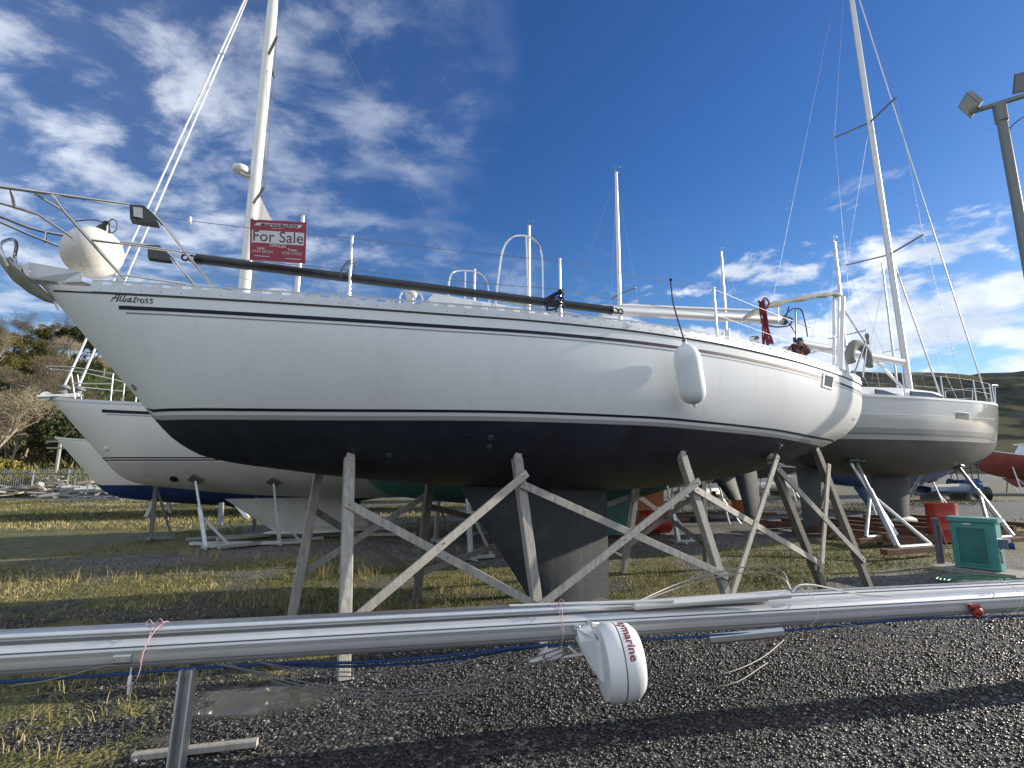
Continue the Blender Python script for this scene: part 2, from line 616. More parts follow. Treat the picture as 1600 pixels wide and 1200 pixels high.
def grass_mask(x, y):
    s = (x - MC[0]) * AX[0] + (y - MC[1]) * AX[1]
    m = -((x - MC[0]) * NN[0] + (y - MC[1]) * NN[1])
    w = (fbm(x * 0.9, y * 0.9, 3, 5) - 0.5)
    w2 = (fbm(x * 0.35, y * 0.35, 3, 9) - 0.5)
    mm = m + w * 1.3
    far = 5.4 - 3.0 * sstep(-2.5, 1.0, s)
    g = sstep(-1.05, -0.45, mm) * (1 - sstep(far - 0.5, far + 0.5, mm))
    g = g * (0.30 + 0.70 * sstep(0.36, 0.52, fbm(x * 1.25, y * 1.25, 4, 21)))
    # strips under the rows behind
    for row, wd, amt in ((9.3, 1.5, 0.8), (13.6, 1.2, 0.7), (18.5, 1.6, 0.85), (24.0, 1.5, 0.8), (30, 2.0, 0.8)):
        g = np.maximum(g, amt * (1 - sstep(wd - 0.6, wd + 0.7, np.abs(mm - row + w2 * 2.5))))
    # tufts in the near left corner
    c = (1 - sstep(-2.35, -1.75, x + 0.28 * (y - 3) + w * 1.5)) * sstep(0.43, 0.55, fbm(x * 2.3, y * 2.3, 3, 33)) * (1 - sstep(4.6, 5.2, y))
    g = np.maximum(g, c)
    # the wide left side is mostly turf
    g = np.maximum(g, (1 - sstep(-9.5, -6.0, x + w2 * 6)) * sstep(0.30, 0.44, fbm(x * 0.35 * .6, y * 0.9, 3, 41)) * sstep(4.5, 6, y) * 0.9)
    return np.clip(g, 0, 1)


PUD = [G(400, 1085), G(345, 1105), G(260, 1150)]


def puddle_mask(x, y):
    d = np.full_like(np.asarray(x, float), 9.0)
    for p, rx, ry in ((PUD[0], 0.55, 0.25), (PUD[1], 0.30, 0.13), (PUD[2], 0.16, 0.06)):
        d = np.minimum(d, np.sqrt(((x - p[0]) / rx) ** 2 + ((y - p[1]) / ry) ** 2))
    d = d + (fbm(x * 6, y * 6, 3, 55) - 0.5) * 0.9
    return 1 - sstep(0.75, 1.0, d)


def grid_axis(lo, hi, step, far_lo, far_hi, grow=1.22):
    a = list(np.arange(lo, hi + 1e-6, step))
    d = step
    while a[-1] < far_hi:
        d *= grow
        a.append(a[-1] + d)
    d = step
    while a[0] > far_lo:
        d *= grow
        a.insert(0, a[0] - d)
    return np.array(a)


gx = grid_axis(-12, 13, 0.11, -3500, 3500)
gy = grid_axis(1.4, 19, 0.11, -400, 4500)
XX, YY = np.meshgrid(gx, gy)
near = (1 - sstep(20, 40, np.hypot(XX, YY)))
ZZ = near * ((fbm(XX * 0.8, YY * 0.8, 3, 3) - 0.5) * 0.05 + (fbm(XX * 5, YY * 5, 2, 13) - 0.5) * 0.012) - 0.02
pm = puddle_mask(XX, YY)
ZZ = ZZ * (1 - pm) + pm * (-0.022)
nx, ny = len(gx), len(gy)
gv = np.stack([XX, YY, ZZ], -1).reshape(-1, 3)
ii = np.arange(ny - 1)[:, None] * nx + np.arange(nx - 1)[None, :]
gf = np.stack([ii, ii + 1, ii + nx + 1, ii + nx], -1).reshape(-1, 4)

gm = bpy.data.materials.new('gravel_and_turf')
gm.use_nodes = True
n, l = gm.node_tree.nodes, gm.node_tree.links
bs = n['Principled BSDF']
bs.inputs['Specular IOR Level'].default_value = 0.3
tcn = nd(n, 'ShaderNodeTexCoord')


def gnoise(scale, detail=5, rough=0.6):
    t = nd(n, 'ShaderNodeTexNoise')
    t.inputs['Scale'].default_value = scale
    t.inputs['Detail'].default_value = detail
    t.inputs['Roughness'].default_value = rough
    l.new(tcn.outputs['Object'], t.inputs['Vector'])
    return t.outputs['Fac']


def gramp(src, stops):
    rp = nd(n, 'ShaderNodeValToRGB')
    els = rp.color_ramp.elements
    while len(els) < len(stops):
        els.new(0.5)
    for e, (p, c) in zip(els, stops):
        e.position = p
        e.color = (*c, 1)
    l.new(src, rp.inputs[0])
    return rp.outputs[0]


def gmix(f, a, b):
    mx = nd(n, 'ShaderNodeMix', data_type='RGBA')
    l.new(f, mx.inputs[0])
    l.new(a, mx.inputs[6])
    l.new(b, mx.inputs[7])
    return mx.outputs[2]


vo = nd(n, 'ShaderNodeTexVoronoi')
vo.inputs['Scale'].default_value = 34
l.new(tcn.outputs['Object'], vo.inputs['Vector'])
sepc = nd(n, 'ShaderNodeSeparateColor')
l.new(vo.outputs['Color'], sepc.inputs[0])
grav = gramp(sepc.outputs[0], [(0.0, (0.016, 0.016, 0.017)), (0.55, (0.045, 0.045, 0.046)), (0.85, (0.10, 0.10, 0.098)), (1.0, (0.22, 0.215, 0.20))])
mud = gramp(gnoise(3.0), [(0.3, (0.035, 0.031, 0.026)), (0.7, (0.085, 0.075, 0.06))])
dryg = gramp(sepc.outputs[0], [(0.0, (0.05, 0.05, 0.05)), (0.5, (0.115, 0.115, 0.112)), (1.0, (0.30, 0.29, 0.27))])
ad = nd(n, 'ShaderNodeAttribute', attribute_name='dry')
grav = gmix(ad.outputs['Fac'], grav, dryg)
grav = gmix(gramp(gnoise(0.9, 4), [(0.52, (0, 0, 0)), (0.68, (0.75, 0.75, 0.75))]), grav, mud)
turf = gramp(gnoise(5.0, 9, 0.75), [(0.28, (0.045, 0.048, 0.018)), (0.46, (0.115, 0.12, 0.04)), (0.60, (0.21, 0.185, 0.075)), (0.8, (0.30, 0.25, 0.13))])
ag = nd(n, 'ShaderNodeAttribute', attribute_name='grass')
ap = nd(n, 'ShaderNodeAttribute', attribute_name='puddle')
col = gmix(ag.outputs['Fac'], grav, turf)
road = gramp(gnoise(0.6, 6), [(0.3, (0.085, 0.085, 0.086)), (0.7, (0.13, 0.13, 0.13))])
af = nd(n, 'ShaderNodeAttribute', attribute_name='road')
col = gmix(af.outputs['Fac'], col, road)
silt = gramp(gnoise(5.0), [(0.3, (0.05, 0.047, 0.04)), (0.7, (0.09, 0.083, 0.07))])
col = gmix(ap.outputs['Fac'], col, silt)
l.new(col, bs.inputs['Base Color'])
rr = nd(n, 'ShaderNodeMapRange')
l.new(ap.outputs['Fac'], rr.inputs['Value'])
rr.inputs['To Min'].default_value = 0.75
rr.inputs['To Max'].default_value = 0.04
l.new(rr.outputs[0], bs.inputs['Roughness'])
bp = nd(n, 'ShaderNodeBump')
bp.inputs['Distance'].default_value = 0.03
inv = nd(n, 'ShaderNodeMath', operation='SUBTRACT')
inv.inputs[0].default_value = 1.0
l.new(ap.outputs['Fac'], inv.inputs[1])
l.new(inv.outputs[0], bp.inputs['Strength'])
addh = nd(n, 'ShaderNodeMath', operation='SUBTRACT')
l.new(gnoise(18, 4), addh.inputs[0])
l.new(vo.outputs['Distance'], addh.inputs[1])
l.new(addh.outputs[0], bp.inputs['Height'])
l.new(bp.outputs[0], bs.inputs['Normal'])

ground = raw_mesh('ground', gv, gf, 4, gm, smooth=True)
tag(ground, kind='structure')
x_, y_ = gv[:, 0], gv[:, 1]
ss_ = (x_ - MC[0]) * AX[0] + (y_ - MC[1]) * AX[1]
road_v = sstep(15.5, 17.5, y_ - 0.10 * x_ + (fbm(x_ * .3, y_ * .3, 2, 71) - .5) * 2) * sstep(0.5, 4.0, x_ - 0.25 * y_ + 3) * (1 - sstep(27, 29, y_ - 0.1 * x_))
tr_v = np.maximum.reduce([(1 - sstep(.9, 1.7, np.abs(y_ + 0.02 * x_ - c))) for c in (25.5, 33.0)]) * (1 - sstep(-9, -5, x_)) * .8
road_v = np.maximum(road_v, tr_v)
for nm, val in (('dry', sstep(6.3, 9.0, y_ + .12 * x_)), ('grass', grass_mask(x_, y_) * (1 - road_v)), ('puddle', puddle_mask(x_, y_)), ('road', road_v)):
    at = ground.data.attributes.new(nm, 'FLOAT', 'POINT')
    at.data.foreach_set('value', np.asarray(val, np.float32))


def ground_z(x, y):
    nr = (1 - sstep(20, 40, np.hypot(x, y)))
    z = nr * ((fbm(x * 0.8, y * 0.8, 3, 3) - 0.5) * 0.05 + (fbm(x * 5, y * 5, 2, 13) - 0.5) * 0.012) - 0.02
    p = puddle_mask(x, y)
    return z * (1 - p) + p * (-0.022)


# ---- loose gravel in the foreground, real stones
ico_v = []
ph = (1 + 5 ** 0.5) / 2
for a in (-1, 1):
    for b in (-ph, ph):
        ico_v += [(0, a, b), (a, b, 0), (b, 0, a)]
ico_v = np.array(ico_v, float) / math.hypot(1, ph)
ico_f = []
for i in range(12):
    for j in range(i + 1, 12):
        for k in range(j + 1, 12):
            d = [np.linalg.norm(ico_v[p] - ico_v[q]) for p, q in ((i, j), (j, k), (i, k))]
            if max(d) < 1.1:
                nrm = np.cross(ico_v[j] - ico_v[i], ico_v[k] - ico_v[i])
                ico_f.append((i, j, k) if nrm @ ico_v[i] > 0 else (i, k, j))
ico_f = np.array(ico_f)


def scatter_xy(N, y0, y1, xmin=-9, xmax=9, power=1.0):
    y = y0 + (y1 - y0) * RNG.random(N) ** power
    x = (RNG.random(N) * 2 - 1) * (y * 1.06 + 0.3)
    w = RNG.random(N) < (y / y1)      # keep density even over the widening frustum
    k = w & (x > xmin) & (x < xmax)
    return x[k], y[k]


sx, sy = scatter_xy(118000, 2.05, 6.2)
keep = (RNG.random(len(sx)) > grass_mask(sx, sy) * 0.93) & (puddle_mask(sx, sy) < 0.12)
keep &= ~((fbm(sx * 1.1, sy * 1.1, 3, 77) > 0.60) & (sx < -0.2) & (RNG.random(len(sx)) < 0.75))
keep &= RNG.random(len(sx)) < np.where(sy > 5.0, 0.55, 1.0)
sx, sy = sx[keep], sy[keep]
N = len(sx)
rad = (0.0050 + 0.0080 * RNG.random(N) ** 2.0) * (.85 + .35 * fbm(sx * 2.2, sy * 2.2, 2, 44)) + (RNG.random(N) > 0.9965) * (.004 + .012 * RNG.random(N))
sz = ground_z(sx, sy)
jit = ico_v[None] * (0.72 + 0.56 * RNG.random((N, 12, 1)))
jit *= np.stack([0.8 + 0.7 * RNG.random(N), 0.7 + 0.5 * RNG.random(N), 0.45 + 0.45 * RNG.random(N)], -1)[:, None, :]
ang = RNG.random(N) * 2 * math.pi
tl = (RNG.random(N) - 0.5) * 1.2
ca, sa, ct, st = np.cos(ang), np.sin(ang), np.cos(tl), np.sin(tl)
yx = jit[:, :, 1] * ct[:, None] - jit[:, :, 2] * st[:, None]
zx = jit[:, :, 1] * st[:, None] + jit[:, :, 2] * ct[:, None]
vx = jit[:, :, 0] * ca[:, None] - yx * sa[:, None]
vy = jit[:, :, 0] * sa[:, None] + yx * ca[:, None]
sv = np.stack([vx, vy, zx], -1) * rad[:, None, None] + np.stack([sx, sy, sz + rad * 0.42], -1)[:, None, :]
sf = (ico_f[None] + (np.arange(N) * 12)[:, None, None]).reshape(-1, 3)
tone = np.repeat(np.clip(RNG.random(N) ** 1.7 * (.45 + 1.1 * fbm(sx * 1.4, sy * 1.4, 3, 88)) + (RNG.random(N) > .985) * .3, 0, 1), 12)
STONE = mat('wet_dark_gravel', (0.05, 0.05, 0.05), 0.36, spec=0.6, tone=[(0.0, (0.012, 0.012, 0.013)), (0.45, (0.035, 0.035, 0.037)), (0.8, (0.085, 0.085, 0.083)), (1.0, (0.24, 0.235, 0.22))])
o = raw_mesh('gravel', sv.reshape(-1, 3), sf, 3, STONE, tone=tone)
tag(o, 'loose dark wet gravel stones covering the near ground', 'gravel', kind='stuff')

# ---- grass blades
def blades(x, y, h, w, lean, tone):
    N = len(x)
    z = ground_z(x, y)
    a = RNG.random(N) * 2 * math.pi
    lx, ly = np.cos(a) * lean * h, np.sin(a) * lean * h
    p = RNG.random(N) * 2 * math.pi
    wx, wy = np.cos(p) * w * 0.5, np.sin(p) * w * 0.5
    z0 = z - 0.01
    v = np.stack([
        np.stack([x - wx, y - wy, z0], -1), np.stack([x + wx, y + wy, z0], -1),
        np.stack([x - wx * .7 + lx * .35, y - wy * .7 + ly * .35, z + h * .62], -1), np.stack([x + wx * .7 + lx * .35, y + wy * .7 + ly * .35, z + h * .62], -1),
        np.stack([x + lx, y + ly, z + h], -1)], 1)
    k = np.arange(N) * 5
    f = np.concatenate([np.stack([k, k + 1, k + 3], -1), np.stack([k, k + 3, k + 2], -1), np.stack([k + 2, k + 3, k + 4], -1)])
    return v.reshape(-1, 3), f, np.repeat(tone, 5)


gxs, gys, ghs, gws, gls, gts = [], [], [], [], [], []
x, y = scatter_xy(330000, 2.3, 15.0)
g = grass_mask(x, y)
k = (RNG.random(len(x)) < g * np.where(y < 7, 0.9, 0.62)) & (puddle_mask(x, y) < 0.1)
x, y = x[k], y[k]
dry = fbm(x * 0.7, y * 0.7, 3, 91)
h = (0.014 + 0.05 * RNG.random(len(x)) ** 1.6) * (0.45 + 1.2 * sstep(.35, .7, fbm(x * 1.6, y * 1.6, 3, 17)))
t = np.clip(dry * 1.5 - 0.35 + (RNG.random(len(x)) - 0.5) * 0.5, 0, 1)
gxs.append(x); gys.append(y); ghs.append(h); gws.append(np.where(y < 6, 0.005, 0.010)); gls.append(0.5 + 1.6 * RNG.random(len(x))); gts.append(t)
# coarser tufts farther out
x, y = scatter_xy(150000, 15.0, 30.0, -32, 30)
g = grass_mask(x, y)
k = RNG.random(len(x)) < g * 0.8
x, y = x[k], y[k]
dry = fbm(x * 0.5, y * 0.5, 3, 91)
gxs.append(x); gys.append(y); ghs.append(0.04 + 0.09 * RNG.random(len(x)) ** 2); gws.append(np.full(len(x), 0.022)); gls.append(0.4 + 0.9 * RNG.random(len(x))); gts.append(np.clip(dry * 1.5 - 0.25 + (RNG.random(len(x)) - 0.5) * 0.5, 0, 1))
# tall dry tufts
tx, ty = [], []
for (qx, qy, rx, ry, num) in ((520, 893, 90, 16, 520), (450, 940, 110, 22, 420), (620, 950, 120, 24, 260), (730, 925, 60, 16, 160), (1030, 905, 75, 26, 260),
                              (660, 860, 60, 10, 130), (330, 872, 110, 10, 220), (150, 905, 160, 12, 220), (1200, 900, 70, 20, 160), (120, 1065, 160, 16, 150),
                              (230, 1050, 120, 12, 110), (60, 1165, 70, 26, 36), (215, 1105, 90, 22, 26), (90, 1115, 70, 14, 26)):
    for _ in range(num // 9 + 1):
        p = G(qx + random.gauss(0, 0.5) * rx, qy + random.gauss(0, 0.5) * ry)
        for _ in range(9):
            tx.append(p[0] + random.gauss(0, 0.035)); ty.append(p[1] + random.gauss(0, 0.035))
tx, ty = np.array(tx), np.array(ty)
gxs.append(tx); gys.append(ty)
ghs.append((0.07 + 0.19 * RNG.random(len(tx)) ** 1.5) * np.where(ty < 4.6, 0.55, 1.0)); gws.append(np.full(len(tx), 0.006)); gls.append(0.2 + 0.7 * RNG.random(len(tx))); gts.append(np.clip(0.55 + 0.45 * RNG.random(len(tx)), 0, 1))
bv, bf, bt = blades(*[np.concatenate(q) for q in (gxs, gys, ghs, gws, gls, gts)])
GRASS = mat('turf_blades', (0.1, 0.1, 0.03), 0.7, spec=0.25, tone=[(0.0, (0.04, 0.055, 0.014)), (0.35, (0.09, 0.105, 0.026)), (0.65, (0.25, 0.215, 0.085)), (1.0, (0.47, 0.38, 0.21))])
o = raw_mesh('grass', bv, bf, 3, GRASS, tone=bt)
tag(o, 'rough winter grass and dry straw tufts between the boats', 'grass', kind='stuff')

# ================================================================== HILLS
def terrain(name, xs, ys, zf, m):
    X, Y = np.meshgrid(xs, ys)
    Z = zf(X, Y)
    a, b = len(xs), len(ys)
    v = np.stack([X, Y, Z], -1).reshape(-1, 3)
    i = np.arange(b - 1)[:, None] * a + np.arange(a - 1)[None, :]
    f = np.stack([i, i + 1, i + a + 1, i + a], -1).reshape(-1, 4)
    o = raw_mesh(name, v, f, 4, m, smooth=True)
    tag(o, kind='structure')
    return o


def hill_z(x, y):
    """wooded bank behind the fence on the left"""
    d = y - 46 + 0.10 * (x + 60)
    up = sstep(2, 62, d)
    z = 25.5 * up + 5.0 * sstep(50, 110, d)
    z = z * (1 - sstep(-46, 14, x)) 
    return z + (fbm(x * 0.06, y * 0.06, 3, 8) - 0.5) * 5 * sstep(0, 25, d) * (1 - sstep(-46, 10, x)) - 0.4


HILLM = mat('bank_turf', spec=0.0, col=(0.12, 0.15, 0.045), rough=0.9, var=0.3, vscale=0.25, dirt=(0.095, 0.075, 0.042), dscale=0.10, dlo=0.42, dhi=0.6)
terrain('hillside', np.linspace(-220, 40, 90), np.linspace(44, 240, 70), hill_z, HILLM)


def far_z(x, y):
    az = x / np.maximum(y, 1)
    ridge = 216 + 20 * np.sin(az * 5.0 + 0.6) + (fbm(x * 0.004, y * 0.004, 4, 12) - 0.5) * 46
    up = sstep(420, 1150, y + 0.1 * x)
    return ridge * up + (fbm(x * 0.02, y * 0.02, 4, 19) - 0.5) * 12 * up - 1.0


FARM = mat('moor_and_forest', spec=0.0, col=(0.055, 0.062, 0.052), rough=0.95, var=0.5, vscale=0.035, dirt=(0.12, 0.115, 0.075), dscale=0.010, dlo=0.52, dhi=0.60)
terrain('far_hills', np.linspace(-900, 2600, 160), np.linspace(400, 1500, 60), far_z, FARM)

# ================================================================== YACHTS
class Hull:
    def __init__(s, C, ang, b, zs, zk, zw, dz=0.0, scale=1.0, fore=(1.45, 1.15), mid=(3.0, 2.0), aft=(3.2, 2.3)):
        s.C = V(C[0], C[1]); s.a = ang
        s.ax, s.nn = V(math.cos(ang), math.sin(ang)), V(math.sin(ang), -math.cos(ang))
        k = scale
        sc = lambda t: ([p[0] * k for p in t], [p[1] * k + (dz if z else 0) for p in t])
        z = False; s.b = pchip(*sc(b))
        z = True; s.zs = pchip(*sc(zs)); s.zk = pchip(*sc(zk)); s.zw = pchip(*sc(zw))
        s.s0, s.s1 = b[0][0] * k, b[-1][0] * k
        L = s.s1 - s.s0
        s.e = pchip([s.s0, s.s0 + .18 * L, s.s0 + .5 * L, s.s1], [fore[0], fore[0] + .5, mid[0], aft[0]])
        s.q = pchip([s.s0, s.s0 + .18 * L, s.s0 + .5 * L, s.s1], [fore[1], fore[1] + .25, mid[1], aft[1]])

    def W(s, a, n, z):
        p = s.C + s.ax * a + s.nn * n
        return V(p[0], p[1], z)

    def half(s, a, z):
        zk, zs = s.zk(a), s.zs(a)
        h = (z - zk) / max(zs - zk, 1e-6)
        h = min(max(h, 0.0), 1.0)
        return s.b(a) * (1 - (1 - h) ** s.e(a)) ** (1 / s.q(a))

    def on(s, a, z, off=0.0, side=1):
        """point on the shell with outward offset"""
        n = s.half(a, z)
        e = 0.02
        tn = s.half(min(a + e, s.s1), z) - s.half(max(a - e, s.s0), z)
        ds = min(a + e, s.s1) - max(a - e, s.s0)
        dzv = s.half(a, z + e) - s.half(a, z - e)
        nr = unit(V(-tn / max(ds, 1e-6), 1.0, -dzv / (2 * e)))
        return s.W(a + nr[0] * off, side * (n + nr[1] * off), z + nr[2] * off)

    def plane(s, px, py, n):
        """pixel -> point on the vertical plane n = const of this boat"""
        d = ray(px, py)
        t = (n + s.C @ s.nn) / (d[:2] @ s.nn)
        return V(d[0] * t, d[1] * t, CAMZ + d[2] * t)

    def local(s, P):
        r = P[:2] - s.C
        return r @ s.ax, r @ s.nn, P[2]

    def hit(s, px, py, side=1):
        """first point of the shell seen through a pixel -> (s, z)"""
        d = ray(px, py)

        def inside(t):
            P = V(d[0] * t, d[1] * t, CAMZ + d[2] * t)
            a, n, z = s.local(P)
            return s.s0 < a < s.s1 and s.zk(a) < z < s.zs(a) and abs(n) < s.half(a, z), a, z
        t = 2.5
        while t < 30:
            ok, a, z = inside(t)
            if ok:
                lo, hi = t - 0.04, t
                for _ in range(14):
                    m = (lo + hi) / 2
                    if inside(m)[0]: hi = m
                    else: lo = m
                return inside(hi)[1:]
            t += 0.04
        return None


def stations(H, n=64):
    u = np.linspace(0, 1, n)
    u = 0.55 * u ** 1.9 + 0.45 * u
    u[-6:] = 1 - (1 - u[-6:]) * 1.0
    return H.s0 + (H.s1 - H.s0) * u


def shell(H, z0, z1, rows=10, ns=64, sides=(1, -1), off=0.0, srange=None, pw=1.0):
    """strip of the shell between z0(s) and z1(s)"""
    mb = MB()
    ss = [a for a in stations(H, ns) if srange is None or srange[0] <= a <= srange[1]]
    if srange is not None:
        ss = [srange[0]] + [a for a in ss if srange[0] + .01 < a < srange[1] - .01] + [srange[1]]
    for sd in sides:
        R_ = []
        for a in ss:
            lo, hi = z0(a), z1(a)
            lo = max(lo, H.zk(a))
            hi = max(hi, lo)
            zz = [lo + (hi - lo) * (k / rows) ** pw for k in range(rows + 1)]
            R_.append([H.on(a, z, off, sd) if off else H.W(a, sd * H.half(a, z), z) for z in zz])
        if sd < 0:
            R_ = [r[::-1] for r in R_]
        mb.loft(R_[::-1])
    return mb


def deck_mesh(H, drop=0.0, camber=0.05, n=40):
    rows = []
    for a in stations(H, n):
        b = H.b(a)
        rows.append([H.W(a, b * k, H.zs(a) - drop + camber * (1 - k * k) * min(1, b)) for k in np.linspace(-1, 1, 9)])
    return MB().loft(rows)


def transom_mesh(H):
    a = H.s1
    rows = []
    for z in np.linspace(H.zk(a), H.zs(a), 12):
        h = H.half(a, z)
        rows.append([H.W(a, -h, z), H.W(a, 0, z), H.W(a, h, z)])
    return MB().loft(rows)


def roof_mesh(H, s0, s1, w0, w1, hgt, slope=0.9, base=None):
    """coachroof with sloping front and rounded top"""
    rows = []
    for u in np.linspace(0, 1, 16):
        a = s0 + (s1 - s0) * u
        w = (w0 + (w1 - w0) * min(1, u * 1.6)) * (1 - 0.12 * max(0, u - .7) / .3)
        h = hgt * min(1.0, u / 0.22) ** 0.7 * (1 - 0.10 * u)
        zb = H.zs(a) - 0.02
        prof = [(1.12, 0), (1.04, .55), (.97, .86), (.86, 1.0), (.45, 1.10), (0, 1.14), (-.45, 1.10), (-.86, 1.0), (-.97, .86), (-1.04, .55), (-1.12, 0)]
        rows.append([H.W(a, w * p, zb + h * q) for p, q in prof])
    return MB().loft(rows, caps=True)


def fin_mesh(H, top, bot, thick, n=1, bulge=1.0):
    """fin: top/bot = (s_front, s_aft, z)"""
    prof = [(0, 0), (.06, .45), (.2, .85), (.4, 1), (.7, .65), (1, .06), (1, -.06), (.7, -.65), (.4, -1), (.2, -.85), (.06, -.45)]
    rows = []
    for u in np.linspace(0, 1, 7):
        f, k, z = [top[i] + (bot[i] - top[i]) * u for i in range(3)]
        th = thick * (1 + (bulge - 1) * u)
        rows.append([H.W(f + (k - f) * p, th / 2 * q, z) for p, q in prof])
    return MB().loft(rows, close_u=True, caps=True)


def spar_rows(a, b, w, d, fwd, sides=14, taper=1.0):
    """oval mast section from a to b: w athwart, d fore-aft"""
    a, b = np.asarray(a, float), np.asarray(b, float)
    up = unit(b - a)
    f = unit(np.asarray(fwd, float) - up * (np.asarray(fwd) @ up))
    x = np.cross(up, f)
    rows = []
    for u in (0, .25, .5, .75, 1):
        k = 1 if u < .75 else 1 - (1 - taper) * (u - .75) / .25
        rows.append([a + (b - a) * u + k * (x * w / 2 * math.cos(t) + f * d / 2 * math.sin(t)) for t in np.linspace(0, 2 * math.pi, sides, endpoint=False)])
    return rows


def rig(root, H, s_mast, zfoot, ztop, rake=0.012, w=0.13, d=0.19, sp=((0.45, 0.75),), stays=True, bow_s=None, stern_s=None, metal=None, wire=0.004, chain_n=1.3, sweep=0.25, gear=True, masthead=True):
    metal = metal or ALUS
    fwd = V(-H.ax[0], -H.ax[1], 0)
    a = H.W(s_mast, 0, zfoot)
    top = H.W(s_mast + (ztop - zfoot) * rake, 0, ztop)
    m = MB().loft(spar_rows(a, top, w, d, fwd, taper=0.75), close_u=True, caps=True).build('mast', metal, root, smooth=True)
    P = lambda u: a + (top - a) * u
    tips = {1: [], -1: []}
    for (u, ln) in sp:
        for sd in (1, -1):
            p = P(u)
            q = p + V(*(H.nn * sd * ln), 0) + V(*(H.ax * sweep * ln), 0) + V(0, 0, 0.06 * ln)
            MB().beam(p, q, 0.028, 0.07 * (0.6 if w < .12 else 1), up=V(*H.ax, 0), ch=0.008).build('spreader', GREYST, m)
            tips[sd].append(q)
    if masthead:
        hd = MB()
        hd.beam(top + V(*(H.ax * -.14), 0.02), top + V(*(H.ax * .18), 0.02), 0.05, 0.05)
        hd.tube([top, top + V(0, 0, .38)], 0.006, 5)
        hd.tube([top + V(0, 0, .30) + V(*(H.ax * -.22), 0), top + V(0, 0, .30) + V(*(H.ax * .20), 0)], 0.005, 5)
        hd.box(top + V(*(H.ax * .22), .32), (0.10, 0.01, 0.07), (V(*H.ax, 0), V(*H.nn, 0), V(0, 0, 1)))
        hd.build('masthead_gear', GREYST, m)
    if stays:
        for sd in (1, -1):
            ch = H.W(s_mast + 0.2, sd * chain_n, H.zs(s_mast))
            pts = [ch] + tips[sd] + [P(0.97)]
            MB().tube(pts, wire, 5).build('cap_shroud', WIRE, root)
            for k, u in enumerate(sp):
                st = ch if k == 0 else tips[sd][k - 1]
                st = H.W(s_mast + 0.42, sd * (chain_n - .05), H.zs(s_mast)) if k == 0 else st
                MB().tube([st, P(u[0])], wire, 5).build('lower_shroud', WIRE, root)
        bs_, ss_ = (H.s0 + .25 if bow_s is None else bow_s), (H.s1 - .1 if stern_s is None else stern_s)
        if bow_s is not False:
            MB().tube([H.W(bs_, 0, H.zs(bs_) + .05), P(0.985)], wire * 1.3, 6).build('forestay', WIRE, root)
        if stern_s is not False:
            MB().tube([H.W(ss_, 0, H.zs(ss_) + .05), P(0.995)], wire, 5).build('backstay', WIRE, root)
    return m, P


def boom_part(root, H, s0, s1, z0, z1, r=0.075, m=None, n=0.0):
    return MB().loft(spar_rows(H.W(s0, n, z0), H.W(s1, n, z1), r * 1.5, r * 2.2, (0, 0, 1)), close_u=True, caps=True).build('boom', m or ALUW, root, smooth=True)


def guard_rails(root, H, ss, hgt=0.62, inset=0.06, both=True, bow=True, stern=True, r=0.0125, mtl=None):
    mtl = mtl or STEEL
    for sd in ((1, -1) if both else (1,)):
        tops, mids = [], []
        for a in ss:
            n = sd * (H.b(a) - inset)
            p = H.W(a, n, H.zs(a))
            MB().tube([p, p + V(0, 0, hgt)], [r * 1.15, r], 8).build('stanchion', mtl, root, smooth=True)
            tops.append(p + V(0, 0, hgt - .01)); mids.append(p + V(0, 0, hgt * .5))
        if len(tops) > 1:
            MB().tube(tops, 0.0035, 5).build('lifeline', WIRE, root)
            MB().tube(mids, 0.0035, 5).build('lifeline', WIRE, root)
    if bow:
        a0 = H.s0
        L = 1.15
        mb = MB()
        rail = [H.W(a0 + L, H.b(a0 + L) - .05, H.zs(a0 + L) + hgt), H.W(a0 + .45, H.b(a0 + .45) + .05, H.zs(a0) + hgt + .02), H.W(a0 - .05, .18, H.zs(a0) + hgt + .03),
                H.W(a0 - .12, 0, H.zs(a0) + hgt + .03)]
        rail = rail + [H.W(*(lambda q: (q[0], -q[1], q[2]))(H.local(p))) for p in rail[-2::-1]]
        mb.tube(smooth_line(rail, 6), r, 8)
        for sd in (1, -1):
            for t, f in ((a0 + L, a0 + L + .02), (a0 + .35, a0 + .5)):
                mb.tube([H.W(t, sd * (H.b(t) - (.05 if t > a0 + .6 else -.02)), H.zs(t) + hgt), H.W(f, sd * (H.b(f) - .05), H.zs(f))], r, 8)
            mb.tube([H.W(a0 + L, sd * (H.b(a0 + L) - .05), H.zs(a0) + hgt * .5), H.W(a0 + .4, sd * (H.b(a0 + .4) - .01), H.zs(a0) + hgt * .5)], r * .9, 8)
        mb.build('pulpit', mtl, root, smooth=True)
    if stern:
        a1 = H.s1
        mb = MB()
        for zz in (hgt, hgt * .5):
            rail = [H.W(a1 - 1.2, H.b(a1 - 1.2) - .06, H.zs(a1 - 1.2) + zz), H.W(a1 - .12, H.b(a1 - .1) - .06, H.zs(a1) + zz), H.W(a1 - .04, H.b(a1) - .35, H.zs(a1) + zz)]
            for sd in (1, -1):
                mb.tube(smooth_line([H.W(*(lambda q: (q[0], sd * q[1], q[2]))(H.local(p))) for p in rail], 5), r, 8)
        for sd in (1, -1):
            for a, n in ((a1 - 1.2, H.b(a1 - 1.2) - .06), (a1 - .3, H.b(a1 - .3) - .06), (a1 - .04, H.b(a1) - .35)):
                p = H.W(a, sd * n, H.zs(a))
                mb.tube([p, p + V(0, 0, hgt)], r, 8)
        mb.build('pushpit', mtl, root, smooth=True)


